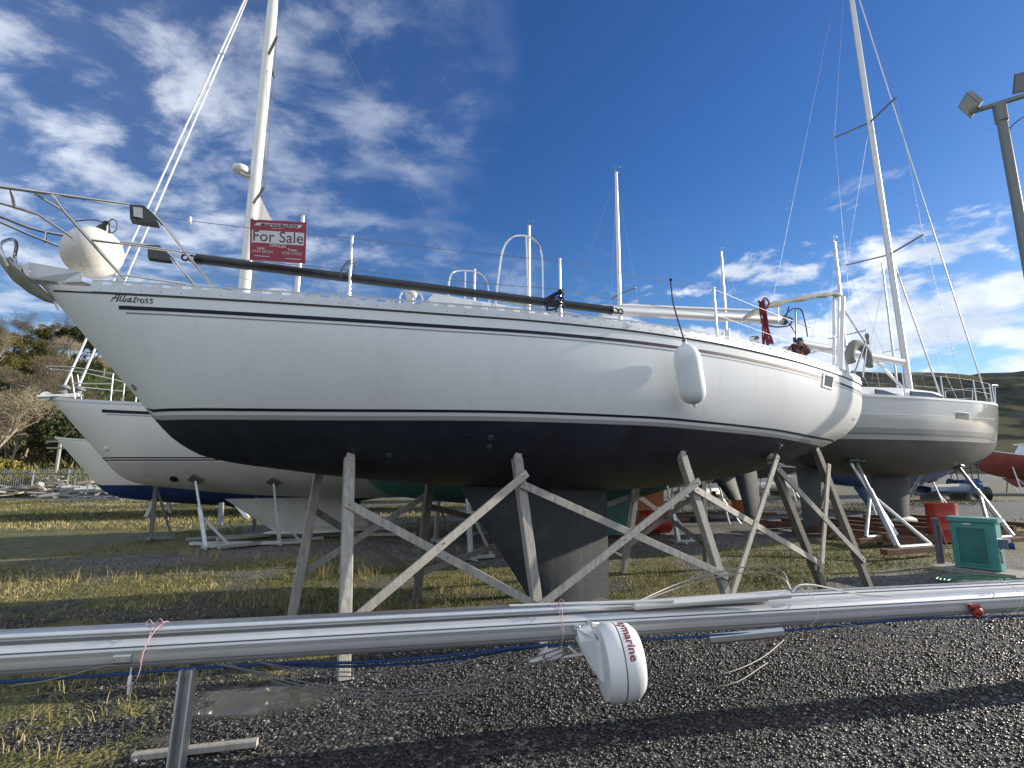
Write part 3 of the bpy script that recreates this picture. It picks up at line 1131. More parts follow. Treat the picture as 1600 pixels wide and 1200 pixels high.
B_TAB = [(-5.45, 0.0), (-5.18, .17), (-4.42, .56), (-3.34, .99), (-2.26, 1.30), (-1.18, 1.51), (-.1, 1.63), (.98, 1.68), (2.06, 1.65), (3.14, 1.55), (4.0, 1.42), (4.38, 1.32), (4.55, 1.18)]
ZS_TAB = [(-5.45, 3.23), (-5.18, 3.20), (-4.42, 3.15), (-3.34, 3.11), (-2.26, 3.095), (-1.18, 3.105), (-.1, 3.11), (.98, 3.095), (2.06, 3.06), (3.14, 3.01), (4.22, 2.94), (4.55, 2.92)]
ZK_TAB = [(-5.45, 3.23), (-5.21, 2.95), (-5.0, 2.69), (-4.57, 2.17), (-4.45, 2.02), (-4.30, 1.875), (-4.05, 1.74), (-3.34, 1.62), (-2.64, 1.535), (-1.48, 1.44), (.54, 1.37), (2.44, 1.50), (3.6, 1.74), (4.55, 1.99)]
ZW_TAB = [(-5.45, 2.15), (-3.3, 2.155), (-1.2, 2.175), (0, 2.175), (1.0, 2.15), (2.06, 2.12), (3.14, 2.07), (4.55, 2.05)]


def yacht_body(root, H, top_m, bot_m, deck_m, keel=None, keel_m=None, rudder=None, boot=None, cove=None, paint=-0.085, ns=64, roof=None, roof_m=None, bulge=1.0, kth=0.22, rail=True, sides=(1, -1)):
    zp = lambda a: H.zw(a) + paint
    shell(H, zp, lambda a: H.zs(a), 10, ns).build('topsides', top_m, root, smooth=True)
    shell(H, lambda a: H.zk(a), lambda a: max(zp(a), H.zk(a)), 12, ns, pw=2.0).build('bottom', bot_m, root, smooth=60)
    transom_mesh(H).build('transom', top_m, root)
    deck_mesh(H).build('deck', deck_m, root, smooth=True)
    if rail:
        mb = MB()
        for sd in (1, -1):
            R_ = []
            for a in stations(H, 40):
                b = max(H.b(a), 0.004)
                z = H.zs(a)
                R_.append([H.W(a, sd * (b + .012), z - .03), H.W(a, sd * (b + .012), z + .03), H.W(a, sd * (b - .03), z + .035), H.W(a, sd * (b - .03), z - .01)])
            mb.loft(R_)
        mb.build('gunwale', rail if rail is not True else RAILA, root)
    for (lo, hi, m_, nm) in (boot or []):
        shell(H, lambda a: H.zw(a) + lo, lambda a: H.zw(a) + hi, 1, ns, off=0.003, srange=(H.s0 + .86 * (H.s1 - H.s0) / 10, H.s1)).build(nm, m_, root, smooth=True)
    for (lo, hi, m_, nm, sa, sb) in (cove or []):
        shell(H, lambda a: H.zs(a) - hi, lambda a: H.zs(a) - lo, 1, ns, off=0.003, srange=(sa, sb)).build(nm, m_, root, smooth=True)
    if keel:
        fin_mesh(H, keel[0], keel[1], kth, bulge=bulge).build('keel', keel_m or bot_m, root, smooth=50)
    if rudder:
        fin_mesh(H, rudder[0], rudder[1], 0.10).build('rudder', keel_m or bot_m, root, smooth=50)
    if roof:
        rf = roof_mesh(H, *roof).build('coachroof', roof_m or deck_m, root, smooth=35)
        return rf


# ------------------------------------------------------------------ the near yacht
HM = Hull(MC, MA, B_TAB, ZS_TAB, ZK_TAB, ZW_TAB)
yacht = empty('yacht', (MC[0], MC[1], 0))
tag(yacht, 'large near white yacht without mast, navy bottom, propped on timber legs', 'yacht')
roof = yacht_body(yacht, HM, GEL, NAVY, GEL2, keel=((-1.56, .62, 1.52), (-.50, .60, 0.005)), keel_m=KEELG,
                  boot=[(-.012, .012, STRIPEN, 'boot_stripe'), (-.084, -.044, STRIPEL, 'grey_boot_band')],
                  cove=[(.150, .182, STRIPEN, 'cove_stripe', -4.80, 4.52), (.204, .214, STRIPEG, 'thin_cove_stripe', -4.74, 4.52)],
                  roof=(-2.5, 2.1, .45, .88, .37), rail=False, ns=90)
# skeg and rudder tucked under the counter
fin_mesh(HM, (2.55, 3.10, 1.60), (2.95, 3.25, 1.18), 0.09).build('skeg', NAVY, yacht, smooth=50)
fin_mesh(HM, (3.14, 3.62, 1.72), (3.28, 3.66, 0.92), 0.08).build('rudder', NAVY, yacht, smooth=50)
MB().lathe(HM.W(2.1, 0, 1.30), V(*HM.ax, -.05), [(.02, 0), (.022, .5), (.05, .52), (.05, .6), (.01, .66)], 10).build('propeller_shaft', BRASS, yacht, smooth=True)

# perforated toe rail: two flanges with webs between the slots
STEP = 0.155
for sd in (1, -1):
    rs = np.arange(HM.s0 + .42, HM.s1 - .02, STEP / 3)
    low = MB(); R1, R2, R3 = [], [], []
    for a in rs:
        b, z = HM.b(a), HM.zs(a)
        R1.append([HM.W(a, sd * (b + .014), z - .045), HM.W(a, sd * (b + .014), z + .004), HM.W(a, sd * (b + .002), z + .008), HM.W(a, sd * (b + .002), z + .026), HM.W(a, sd * (b - .004), z + .026), HM.W(a, sd * (b - .004), z - .03)])
        R2.append([HM.W(a, sd * (b + .003), z + .048), HM.W(a, sd * (b + .005), z + .062), HM.W(a, sd * (b - .007), z + .064), HM.W(a, sd * (b - .005), z + .048), HM.W(a, sd * (b + .003), z + .048)])
    tr = low.loft(R1).loft(R2)
    for i in range(0, len(rs) - 2, 3):
        a0_, a1_ = rs[i], rs[i + 1] + STEP / 3 * .62
        P = []
        for a in (a0_, a1_):
            b, z = HM.b(a), HM.zs(a)
            P += [HM.W(a, sd * (b + .002), z + .024), HM.W(a, sd * (b + .002), z + .050), HM.W(a, sd * (b - .004), z + .050), HM.W(a, sd * (b - .004), z + .024)]
        low.add(P, [(0, 1, 5, 4), (1, 2, 6, 5), (2, 3, 7, 6), (3, 0, 4, 7), (0, 3, 2, 1), (4, 5, 6, 7)])
    tro = low.build('toe_rail', RAILA, yacht)
    sc = MB()
    for a in np.arange(HM.s0 + .5, HM.s1 - .05, STEP):
        b, z = HM.b(a), HM.zs(a)
        sc.lathe(HM.W(a, sd * (b + .013), z - .022), V(*(HM.nn * sd), 0), [(.005, 0), (.004, .003)], 6)
    tag(sc.build('rail_screws', BLACK, tro), kind='stuff')
    seal = shell(HM, lambda a: HM.zs(a) - .060, lambda a: HM.zs(a) - .047, 1, 70, sides=(sd,), off=.004, srange=(HM.s0 + .12, HM.s1)).build('rail_sealant', BLACK, tro)

# bow roller plates
for sd in (1, -1):
    mb = MB()
    out = [(35, 416), (45, 411), (60, 413), (135, 432), (134, 447), (100, 445), (66, 442), (48, 436), (38, 426)]
    pts = [HM.plane(px, py, .055) for px, py in out]
    loc = [HM.local(p) for p in pts]
    P = [HM.W(a, sd * (.065 + max(0, a + 5.40) * .42), z) for a, n_, z in loc] + [HM.W(a, sd * (.072 + max(0, a + 5.40) * .42), z) for a, n_, z in loc]
    k = len(out)
    mb.add(P, [tuple(range(k)), tuple(range(2 * k - 1, k - 1, -1))] + [(i, i + k, (i + 1) % k + k, (i + 1) % k) for i in range(k)])
    pl = mb.build('bow_roller_plate', STEEL if sd < 0 else RAILA, yacht)
    for px, py in ((48, 425), (84, 438), (128, 441)):
        a, n_, z = HM.local(HM.plane(px, py, .06))
        MB().lathe(HM.W(a, sd * (.07 + max(0, a + 5.40) * .42), z), V(*(HM.nn * sd), 0), [(.011, 0), (.009, .006)], 8).build('bolt', STEEL, pl, smooth=True)
a, n_, z = HM.local(HM.plane(48, 425, 0))
MB().lathe(HM.W(a, -.06, z), V(*HM.nn, 0), [(.045, 0), (.03, .05), (.03, .07), (.045, .12)], 14).build('bow_roller', BLACK, yacht, smooth=True)

# stem fittings
p = [HM.plane(px, py, 0.0) for px, py in ((60, 446), (88, 473), (93, 485))]
MB().tube([q + V(-.01, 0, 0) for q in p], [.012, .010, .006], 8).build('stem_band', STEEL, yacht, smooth=True)

# name on the bow, lettered along the shell
STROKES = [
    [(215, 280), (300, 215), (395, 115), (490, 72), (462, 140), (420, 230), (392, 278), (440, 258)], [(268, 178), (360, 186), (462, 180)],
    [(575, 92), (530, 140), (490, 225), (500, 280), (560, 250)],
    [(705, 80), (650, 105), (600, 190), (575, 265), (610, 292), (652, 250), (655, 200), (680, 215)],
    [(805, 185), (740, 205), (700, 260), (715, 295), (770, 255), (805, 190), (775, 270), (790, 300), (840, 280)],
    [(945, 160), (900, 230), (865, 295), (890, 312), (930, 290)], [(870, 190), (930, 186), (990, 195)],
    [(962, 302), (985, 250), (1000, 208)], [(982, 255), (1015, 222), (1050, 226)],
    [(1150, 235), (1100, 222), (1060, 270), (1075, 315), (1125, 318), (1155, 270), (1150, 235)],
    [(1278, 234), (1242, 210), (1204, 236), (1256, 282), (1236, 326), (1172, 310)],
    [(1412, 236), (1374, 212), (1334, 240), (1388, 288), (1366, 334), (1298, 318)]]
nm = MB()
for st in STROKES:
    pts = []
    for q in smooth_line([V(a, b, 0) for a, b in st], 4):
        h = HM.hit(160 + q[0] / 17.78, 455 + q[1] / 17.78)
        if h:
            pts.append(HM.on(h[0], h[1], 0.0015))
    if len(pts) > 2:
        k = len(pts)
        rr_ = [.0022 + .0018 * math.sin(math.pi * i / (k - 1)) for i in range(k)]
        nm.tube(pts, rr_, 6)
nm.build('name_lettering', BLACK, yacht)

# pulpit, drawn on the flared planes of each bow
def bowpt(px, py, sd, n=.45):
    a, n_, z = HM.local(HM.plane(px, py, n))
    return HM.W(a, sd * n, z)


mb = MB()
for sd in (1, -1):
    top = [bowpt(-60, 283, sd, .30), bowpt(0, 292, sd, .42), bowpt(80, 303, sd), bowpt(200, 320, sd), bowpt(228, 326, sd), bowpt(243, 338, sd), bowpt(262, 360, sd), bowpt(331, 446, sd, .47)]
    mb.tube(smooth_line(top, 5), .0135, 8)
    mb.tube([bowpt(82, 304, sd), bowpt(100, 330, sd), bowpt(195, 437, sd, .30)], .0125, 8)
    mb.tube([bowpt(143, 375, sd, .42), bowpt(272, 392, sd), bowpt(285, 395, sd, .47)], .0115, 8)
    mb.tube([bowpt(55, 303, sd, .42), bowpt(100, 330, sd)], .010, 8)
    mb.tube([bowpt(-60, 300, sd, .22), bowpt(0, 317, sd, .32), bowpt(60, 335, sd, .38), bowpt(115, 372, sd, .38)], .0115, 8)
    mb.tube([bowpt(17, 296, sd, .42), bowpt(23, 324, sd, .36)], .0115, 8)
f0 = HM.local(bowpt(-60, 283, 1, .30))
for pz, nn_, ds_ in ((f0[2], .30, .16), (HM.local(bowpt(-60, 300, 1, .22))[2], .22, .12)):
    mb.tube(smooth_line([HM.W(f0[0], nn_, pz), HM.W(f0[0] - ds_, nn_ * .6, pz), HM.W(f0[0] - ds_ * 1.3, 0, pz), HM.W(f0[0] - ds_, -nn_ * .6, pz), HM.W(f0[0], -nn_, pz)], 5), .0135, 8)
pulpit = mb.build('pulpit', STEEL, yacht, smooth=True)
# navigation lamp under the rail
for sd in (1, -1):
    c0, c1 = bowpt(205, 325, sd), bowpt(240, 352, sd)
    la, lb = HM.local(c0), HM.local(c1)
    out = [(204, 323), (226, 325), (240, 337), (249, 353), (226, 350), (205, 346)]
    L_ = [HM.local(bowpt(px, py, 1)) for px, py in out]
    P = [HM.W(a, sd * .40, z) for a, q, z in L_] + [HM.W(a, sd * .50, z) for a, q, z in L_]
    k = len(out)
    nl = MB().add(P, [tuple(range(k)), tuple(range(2 * k - 1, k - 1, -1))] + [(i, i + k, (i + 1) % k + k, (i + 1) % k) for i in range(k)]).build('navigation_light', POLEM, pulpit)
    L2 = [HM.local(bowpt(px, py, 1)) for px, py in ((210, 328), (224, 330), (225, 346), (211, 343))]
    MB().add([HM.W(a, sd * .503, z) for a, q, z in L2] + [HM.W(a, sd * .515, z) for a, q, z in L2], [(0, 1, 2, 3), (7, 6, 5, 4), (0, 4, 5, 1), (1, 5, 6, 2), (2, 6, 7, 3), (3, 7, 4, 0)]).build('lens', LENS, nl)

# stanchions and guard wires
SSM = [-3.0, -1.0, 1.06]
for sd in (1, -1):
    tops, mids = [], []
    for a in SSM:
        n_ = sd * (HM.b(a) - .075)
        p0 = HM.W(a, n_, HM.zs(a) + .0)
        st = MB().tube([p0, p0 + V(0, 0, .66)], [.0145, .0125], 10).tube([p0, p0 + V(0, 0, .12)], .018, 10).sphere(p0 + V(0, 0, .66), .016, 6, 10).build('stanchion', STEEL, yacht, smooth=True)
        tops.append(p0 + V(0, 0, .645)); mids.append(p0 + V(0, 0, .335))
    bt, bm = bowpt(243, 338, sd), bowpt(272, 392, sd)
    e1 = HM.W(4.05, sd * 1.22, HM.zs(4.05) + .66)
    e2 = HM.W(4.05, sd * 1.22, HM.zs(4.05) + .34)
    for st_, ln in ((bt, tops + [e1]), (bm, mids + [e2])):
        pts = [st_]
        for q in ln:
            pts += sag(pts[-1], q, .012, 6)[1:]
        MB().tube(pts, .0032, 5).build('guard_wire', WIRE, yacht)
    q = bt + (tops[0] - bt) * .17
    if sd > 0:
        MB().lathe(q - V(0, 0, .035), V(0, 0, 1), [(.005, 0), (.013, .008), (.014, .035), (.013, .062), (.005, .07)], 12).build('wire_roller', PLW, yacht, smooth=True)

# mast pulpits, vents and hatch garage on the coachroof
def hoop(pts, r=.0125, name='mast_pulpit'):
    return MB().tube(smooth_line(pts, 6), r, 8).build(name, STEEL, yacht, smooth=True)


for n_, pts in ((.45, [(774, 478), (779, 430), (786, 390), (800, 371), (818, 368), (836, 376), (846, 396), (848, 440), (848, 482)]),
                (-.45, [(700, 478), (701, 445), (706, 428), (716, 423), (740, 424), (755, 432), (763, 450), (765, 480)])):
    P = [HM.plane(px, py, n_) for px, py in pts]
    hp = hoop(P)
    mid = (P[3] + P[4]) / 2
    q = HM.plane(*((826, 480) if n_ > 0 else (726, 478)), n_)
    MB().tube([HM.plane(*((822, 370) if n_ > 0 else (727, 425)), n_), q], .0115, 8).build('strut', STEEL, hp, smooth=True)
for n_, x0 in ((.15, 624), (.0, 636)):
    P = [HM.plane(x0 + dx_, py, n_) for dx_, py in ((0, 474), (2, 461), (8, 455), (16, 456), (23, 462), (25, 474))]
    hoop(P, .010, 'vent_guard')
q = HM.plane(642, 472, .08)
vt = MB().lathe(q, V(0, 0, 1), [(.035, -.12), (.035, .03), (.06, .06), (.075, .10), (.05, .12)], 14).build('cowl_vent', PLW, yacht, smooth=True)
la = HM.local(HM.plane(715, 482, .2))
MB().box(HM.W(-1.2, .1, 3.50), (1.6, .62, .14), (V(*HM.ax, 0), V(*HM.nn, 0), V(0, 0, 1))).build('roof_box', ALU, yacht)
for sd in (1, -1):
    # coachroof windows
    pts = [HM.W(a, sd * (.97 - .02 * k), z) for k, (a, z) in enumerate(((-.9, 3.22), (1.3, 3.22), (1.2, 3.34), (-.7, 3.34)))]
    MB().tube([HM.W(a, sd * .62, 3.53 - .015 * (a + 1)) for a in np.linspace(-1.4, 1.4, 6)], .012, 8).build('grab_rail', WOODL, roof, smooth=True)
    # cockpit coaming
    rows = []
    for a in np.linspace(1.7, 4.1, 10):
        z, h = HM.zs(a), .24 * min(1, (a - 1.55) / .5)
        n0 = HM.b(a) - .42
        rows.append([HM.W(a, sd * (n0 + .10), z), HM.W(a, sd * (n0 + .06), z + h * .8), HM.W(a, sd * n0, z + h), HM.W(a, sd * (n0 - .14), z + h), HM.W(a, sd * (n0 - .18), z - .1)])
    MB().loft(rows, caps=True).build('cockpit_coaming', GEL2, yacht, smooth=35)
    for a in (2.3, 3.1):
        n0 = HM.b(a) - .48
        MB().lathe(HM.W(a, sd * n0, HM.zs(a) + .22), V(0, 0, 1), [(.075, 0), (.06, .03), (.05, .09), (.066, .13), (.05, .15)], 16).build('winch', STEEL, yacht, smooth=True)
    for a in (-4.0, .2, 3.7):
        p0 = HM.W(a, sd * (HM.b(a) - .10), HM.zs(a) + .06)
        MB().beam(p0 - V(*(HM.ax * .11), 0), p0 + V(*(HM.ax * .11), 0), .022, .022, ch=.006).box(p0 - V(0, 0, .03), (.07, .025, .06), (V(*HM.ax, 0), V(*HM.nn, 0), V(0, 0, 1))).build('mooring_cleat', STEEL, yacht)
# sprayhood folded down over the companionway
rows = []
for u in np.linspace(0, 1, 9):
    n_ = -.78 + 1.56 * u
    hgt = .16 * math.sin(math.pi * u) ** .5 + .03
    rows.append([HM.W(1.45 + .22 * math.cos(t) , n_, 3.40 + hgt * max(0, math.sin(t)) + .03 * math.sin(9 * u + 3 * t)) for t in np.linspace(0, math.pi, 8)])
MB().loft(rows, caps=True).build('folded_sprayhood', PLW, yacht, smooth=True)

# stern: posts, awning frame, pushpit
def SP_(px, py, n): return HM.plane(px, py, n)


for x0, x1, n_, r in ((1303, 1303, 1.02, .022), (1317, 1314, 1.16, .030), (1311, 1309, 1.08, .018)):
    for sd in (1, -1):
        pp = [HM.local(SP_(x1, 577, n_)), HM.local(SP_(x0, 464, n_))]
        MB().tube([HM.W(a, sd * n_, z) for a, q, z in pp], r, 10).build('stern_arch_post', PLW, yacht, smooth=True)
aw = [SP_(px, py, 1.05) for px, py in ((1163, 497), (1190, 482), (1225, 472), (1262, 465), (1290, 461), (1305, 460), (1314, 464))]
mb = MB()
rows = []
for i, p in enumerate(smooth_line(aw, 5)):
    th = .028 + .02 * math.sin(i * .55) ** 2
    rows.append([p + V(*(HM.nn * .035 * math.cos(t)), th * math.sin(t)) for t in np.linspace(0, 2 * math.pi, 10, endpoint=False)])
mb.loft(rows, close_u=True, caps=True)
awn = mb.build('rolled_awning', CANVAS, yacht, smooth=True)
MB().tube([SP_(1216, 475, 1.05), SP_(1216, 503, 1.05)], .008, 6).build('awning_hook', STEEL, awn)
mb = MB()
for sd in (1, -1):
    def S2(px, py, n):
        a, q, z = HM.local(SP_(px, py, n)); return HM.W(a, sd * q, z)
    mb.tube([S2(1319, 485, 1.12), S2(1352, 535, 1.10), S2(1336, 582, 1.12)], .014, 8)
    mb.tube([S2(1348, 590, 1.10), S2(1354, 545, 1.06)], .0125, 8)
mb.tube([HM.W(4.45, n_, 3.55) for n_ in np.linspace(-1.05, 1.05, 8)], .0125, 8)
mb.tube([HM.W(4.45, n_, 3.27) for n_ in np.linspace(-1.05, 1.05, 8)], .0115, 8)
mb.build('pushpit', STEEL, yacht, smooth=True)
# hull fittings
h = HM.hit(1294, 596)
if h:
    a, z = h
    ps = [HM.hit(px, py) for px, py in ((1286, 583), (1303, 588), (1300, 609), (1284, 604))]
    fr = MB(); gl = MB()
    cen = HM.on(a, z, .006)
    o_ = [HM.on(q[0], q[1], .012) for q in ps]
    i_ = [c + (cen - c) * .22 + (HM.on(a, z, .006) - cen) for c in o_]
    b_ = [HM.on(q[0], q[1], -.01) for q in ps]
    fr.add(o_ + i_ + b_, [(k, (k + 1) % 4, 4 + (k + 1) % 4, 4 + k) for k in range(4)] + [(k, 8 + k, 8 + (k + 1) % 4, (k + 1) % 4) for k in range(4)])
    fo = fr.build('hull_portlight', PLW, yacht)
    gl.add([q - (HM.on(a, z, .1) - HM.on(a, z, 0)) * .04 for q in i_], [(0, 1, 2, 3)])
    gl.build('pane', GLASSD, fo)


def disc(px, py, r, m, nm, th=.012, hole=0.0):
    h = HM.hit(px, py)
    if not h: return
    c = HM.on(h[0], h[1], -.004)
    nrm = unit(HM.on(h[0], h[1], .1) - HM.on(h[0], h[1], 0))
    prof = [(r, 0), (r, th), (r * .8, th * 1.2), (r * .55, th * 1.2), (r * .5, th * .3)]
    return MB().lathe(c, nrm, prof, 18).build(nm, m, yacht, smooth=30)


for px, py in ((767, 683), (764, 697), (608, 711), (730, 682)):
    disc(px, py, .030, NAVY if px == 730 else BOTD, 'through_hull_fitting', .014)
disc(209, 605, .030, STEEL, 'bow_eye_plate', .008)
disc(1334, 655, .012, BLACK, 'exhaust_outlet', .008)
# faded waterline scum line on the bottom paint: transducer fairing block
disc(1218, 696, .03, STEEL, 'shaft_anode', .03)

# ================================================================== helpers for the things below
def proj(P):
    q = np.asarray(P, float) - V(0, 0, CAMZ)
    F, U = q[1] * CP + q[2] * SP, -q[1] * SP + q[2] * CP
    return 800 + FPX * q[0] / F, 600 - FPX * U / F


def text_geo(txt, size, align='CENTER', offset=0.0, shear=0.0, spacing=1.0):
    cu = bpy.data.curves.new('lettering', 'FONT')
    cu.body, cu.size, cu.align_x, cu.align_y = txt, size, align, 'CENTER'
    cu.offset, cu.shear, cu.space_character = offset, shear, spacing
    cu.resolution_u = 3
    ob = bpy.data.objects.new('lettering', cu)
    COL.objects.link(ob)
    dg = bpy.context.evaluated_depsgraph_get()
    me = bpy.data.meshes.new_from_object(ob.evaluated_get(dg))
    v = np.array([tuple(p.co) for p in me.vertices]).reshape(-1, 3)
    f = [tuple(p.vertices) for p in me.polygons]
    bpy.data.objects.remove(ob)
    bpy.data.meshes.remove(me)
    bpy.data.curves.remove(cu)
    return v, f


def zat(H, a, n):
    """height of the shell bottom at half breadth n"""
    lo, hi = H.zk(a), H.zs(a)
    for _ in range(30):
        m = (lo + hi) / 2
        if H.half(a, m) < n: lo = m
        else: hi = m
    return hi


# ================================================================== THINGS ON THE NEAR YACHT
# spinnaker pole along the guard wires
pA, pB = HM.plane(310, 405, .44), HM.plane(955, 485, 1.42)
pole = empty('spinnaker_pole', (pA + pB) / 2)
tag(pole, 'long charcoal spinnaker pole lashed along the guard rail', 'spinnaker pole')
dp = unit(pB - pA)
MB().tube([pA, pB], .044, 18).build('tube', POLEM, pole, smooth=True)
for e, sg in ((pA, -1), (pB, 1)):
    c = e + dp * sg * .02
    mb = MB().lathe(c - dp * sg * .06, dp * sg, [(.045, 0), (.047, .02), (.047, .05), (.03, .07)], 16)
    ring = []
    up = V(0, 0, 1)
    for k in (0, 1):
        cc = c + dp * sg * (.035 + .055 * k)
        mb.tube([cc + .027 * (math.cos(t) * dp + math.sin(t) * up) for t in np.linspace(0, 2 * math.pi, 14, endpoint=False)], .009, 6, closed=True)
    mb.build('end_fitting', BLACK, pole, smooth=True)
# lashings at the stanchions
for a, m_ in ((-1.0, ROPEN), (-3.0, WIRED)):
    n_ = HM.b(a) - .075
    p0 = HM.W(a, n_, HM.zs(a))
    t_ = (HM.local(p0)[0] - HM.local(pA)[0]) / (HM.local(pB)[0] - HM.local(pA)[0])
    q = pA + (pB - pA) * t_
    mb = MB()
    for k in range(4 if a > -2 else 2):
        zc = q[2] + .06 - .05 * k
        c0 = V((q[0] + p0[0]) / 2, (q[1] + p0[1]) / 2, zc)
        d_ = V(p0[0] - q[0], p0[1] - q[1], 0)
        L_ = np.linalg.norm(d_) / 2
        d_ = unit(d_); e_ = V(-d_[1], d_[0], 0)
        mb.tube([c0 + d_ * (L_ + .035) * math.cos(t) + e_ * .06 * math.sin(t) + V(0, 0, .03 * math.sin(t + k)) for t in np.linspace(0, 2 * math.pi, 16, endpoint=False)], .010 if a > -2 else .005, 6, closed=True)
    if a > -2:
        mb.tube(smooth_line([p0 + V(0, 0, .27), p0 + V(.0, -.03, .20), p0 + V(-.05, -.03, .10), p0 + V(-.03, -.02, 0.03)], 5), .011, 6)
        mb.sphere(p0 + V(0, -.02, .30), .03, 6, 10)
    tag(mb.build('rope_lashing', m_, smooth=True), 'black rope lashing binding the pole to a stanchion' if a > -2 else 'thin grey lashing around the foremost stanchion', 'rope')

# For Sale board
cor = [HM.plane(391, 345, .76), HM.plane(478, 350, .945), HM.plane(476.5, 414, .945), HM.plane(390, 408, .76)]
cor = [c + V(*(HM.nn * .035), 0) for c in cor]
bil = lambda u, v: (cor[3] * (1 - u) + cor[2] * u) * (1 - v) + (cor[0] * (1 - u) + cor[1] * u) * v
nb = unit(np.cross(cor[1] - cor[0], cor[3] - cor[0]))
if nb[1] > 0: nb = -nb
sign = empty('for_sale_sign', bil(.5, 0))
tag(sign, 'red For Sale board tied to the guard wires of the near yacht', 'sign')
back = MB()
P = [bil(u, v) for u, v in ((0, 0), (1, 0), (1, 1), (0, 1))]
back.add([p - nb * .005 for p in P] + P, [(0, 3, 2, 1), (4, 5, 6, 7), (0, 1, 5, 4), (1, 2, 6, 5), (2, 3, 7, 6), (3, 0, 4, 7)]).build('board', SIGNR, sign)


def patch(uv, m_, nm, lift=.0015):
    return MB().add([bil(u, v) + nb * lift for u, v in uv], [tuple(range(len(uv)))]).build(nm, m_, sign)


patch([(.035, .43), (.965, .43), (.965, .735), (.035, .735)], SIGNW, 'white_panel')
patch([(.075, .855), (.88, .845), (.94, .925), (.125, .925)], SIGNW, 'logo_panel')
Wd = np.linalg.norm(cor[1] - cor[0]); Hd = np.linalg.norm(cor[0] - cor[3])


def sign_text(txt, u, v, size, m_, nm, offset=0, shear=0, sx=1.0, lift=.003, parent=None):
    tv, tf = text_geo(txt, size, offset=offset, shear=shear)
    if not len(tv): return
    P = [bil(u + p[0] * sx / Wd, v + p[1] / Hd) + nb * lift for p in tv]
    return MB().add(P, tf).build(nm, m_, parent or sign)


sign_text('For Sale', .5, .585, .145, SIGND, 'for_sale_lettering', sx=.95)
sign_text('euroyachts', .51, .892, .042, SIGND, 'name_lettering', offset=.0012, shear=.25, sx=1.75)
sign_text('OFFICES', .5, .375, .038, SIGNW, 'offices_lettering', offset=.0008)
sign_text('Largs', .20, .30, .032, SIGNW, 'town_lettering', offset=.0008)
sign_text('Troon', .76, .30, .032, SIGNW, 'town_lettering', offset=.0008)
sign_text('01475 687204', .235, .215, .036, SIGNW, 'number_lettering', sx=.85)
sign_text('01292 310203', .755, .215, .036, SIGNW, 'number_lettering', sx=.85)
patch([(.08, .10), (.36, .10), (.36, .115), (.08, .115)], SIGNW, 'print_line')
patch([(.64, .08), (.92, .08), (.92, .095), (.64, .095)], SIGNW, 'print_line')
patch([(.38, .80), (.58, .80), (.58, .81), (.38, .81)], SIGNW, 'print_line')
mb = MB()
for u, v in ((.02, .97), (.98, .97), (.03, .06), (.97, .06)):
    mb = MB().tube([bil(u, v) + nb * .004, bil(u, v) - nb * .03, bil(u, v) - nb * .03 + V(0, 0, .03), bil(u, v) + nb * .004 + V(0, 0, .015)], .003, 5).build('cable_tie', BLACK, sign)

# round buoy fender on the foredeck
cb = HM.plane(145, 395, 0)
rb = .235
buoy = empty('buoy_fender', cb - V(0, 0, rb))
tag(buoy, 'scuffed round white buoy fender inside the bow rail', 'buoy')
MB().sphere(cb, rb, 22, 32).build('ball', BUOYM, buoy, smooth=True)
ey = unit(V(.35, -.1, .85))
MB().lathe(cb + ey * rb * .93, ey, [(.06, 0), (.05, .03), (.03, .06), (.028, .09), (.01, .10)], 14).build('eye', BLACK, buoy, smooth=True)
lp = cb + ey * (rb + .05)
MB().tube(smooth_line([lp, lp + V(.05, 0, .05), lp + V(.10, 0, .02), lp + V(.10, 0, -.06), lp + V(.04, 0, -.08), lp], 5), .006, 6).tube(smooth_line([lp, lp + V(-.12, .03, .06), lp + V(-.25, .02, .05), lp + V(-.32, 0, .03)], 5), .006, 6).build('lanyard', WIRED, buoy, smooth=True)

# anchor stowed in the roller
anc = empty('anchor', HM.plane(40, 440, 0))
tag(anc, 'grey roll bar anchor hanging from the bow roller', 'anchor')
A = lambda px, py, n: HM.W(*(lambda q: (q[0], n, q[2]))(HM.local(HM.plane(px, py, 0))))
rows = []
for (x0, y0, x1, y1, w) in ((-6, 402, 4, 392, .17), (20, 436, 28, 424, .17), (45, 455, 52, 442, .12), (70, 468, 76, 462, .05), (84, 472, 86, 470, .008)):
    rows.append([A(x1, y1, -w), A(x0, y0, -w * .45), A(x0, y0 + 3, 0), A(x0, y0, w * .45), A(x1, y1, w)])
mb = MB().loft(rows)
rows2 = [[p + V(.0, 0, .014) for p in r][::-1] for r in rows]
mb.loft(rows2)
mb.build('fluke', GALV, anc, smooth=50)
MB().beam(A(10, 412, 0), A(48, 424, 0), .02, .06, ch=.004).beam(A(48, 424, 0), A(112, 436, 0), .018, .045, ch=.004).build('shank', GALV, anc)
MB().tube(smooth_line([A(24, 426, .15), A(12, 396, .16), A(20, 380, .08), A(24, 376, 0), A(20, 380, -.08), A(12, 396, -.16), A(24, 426, -.15)], 5), .014, 8).build('roll_bar', STEEL, anc, smooth=True)

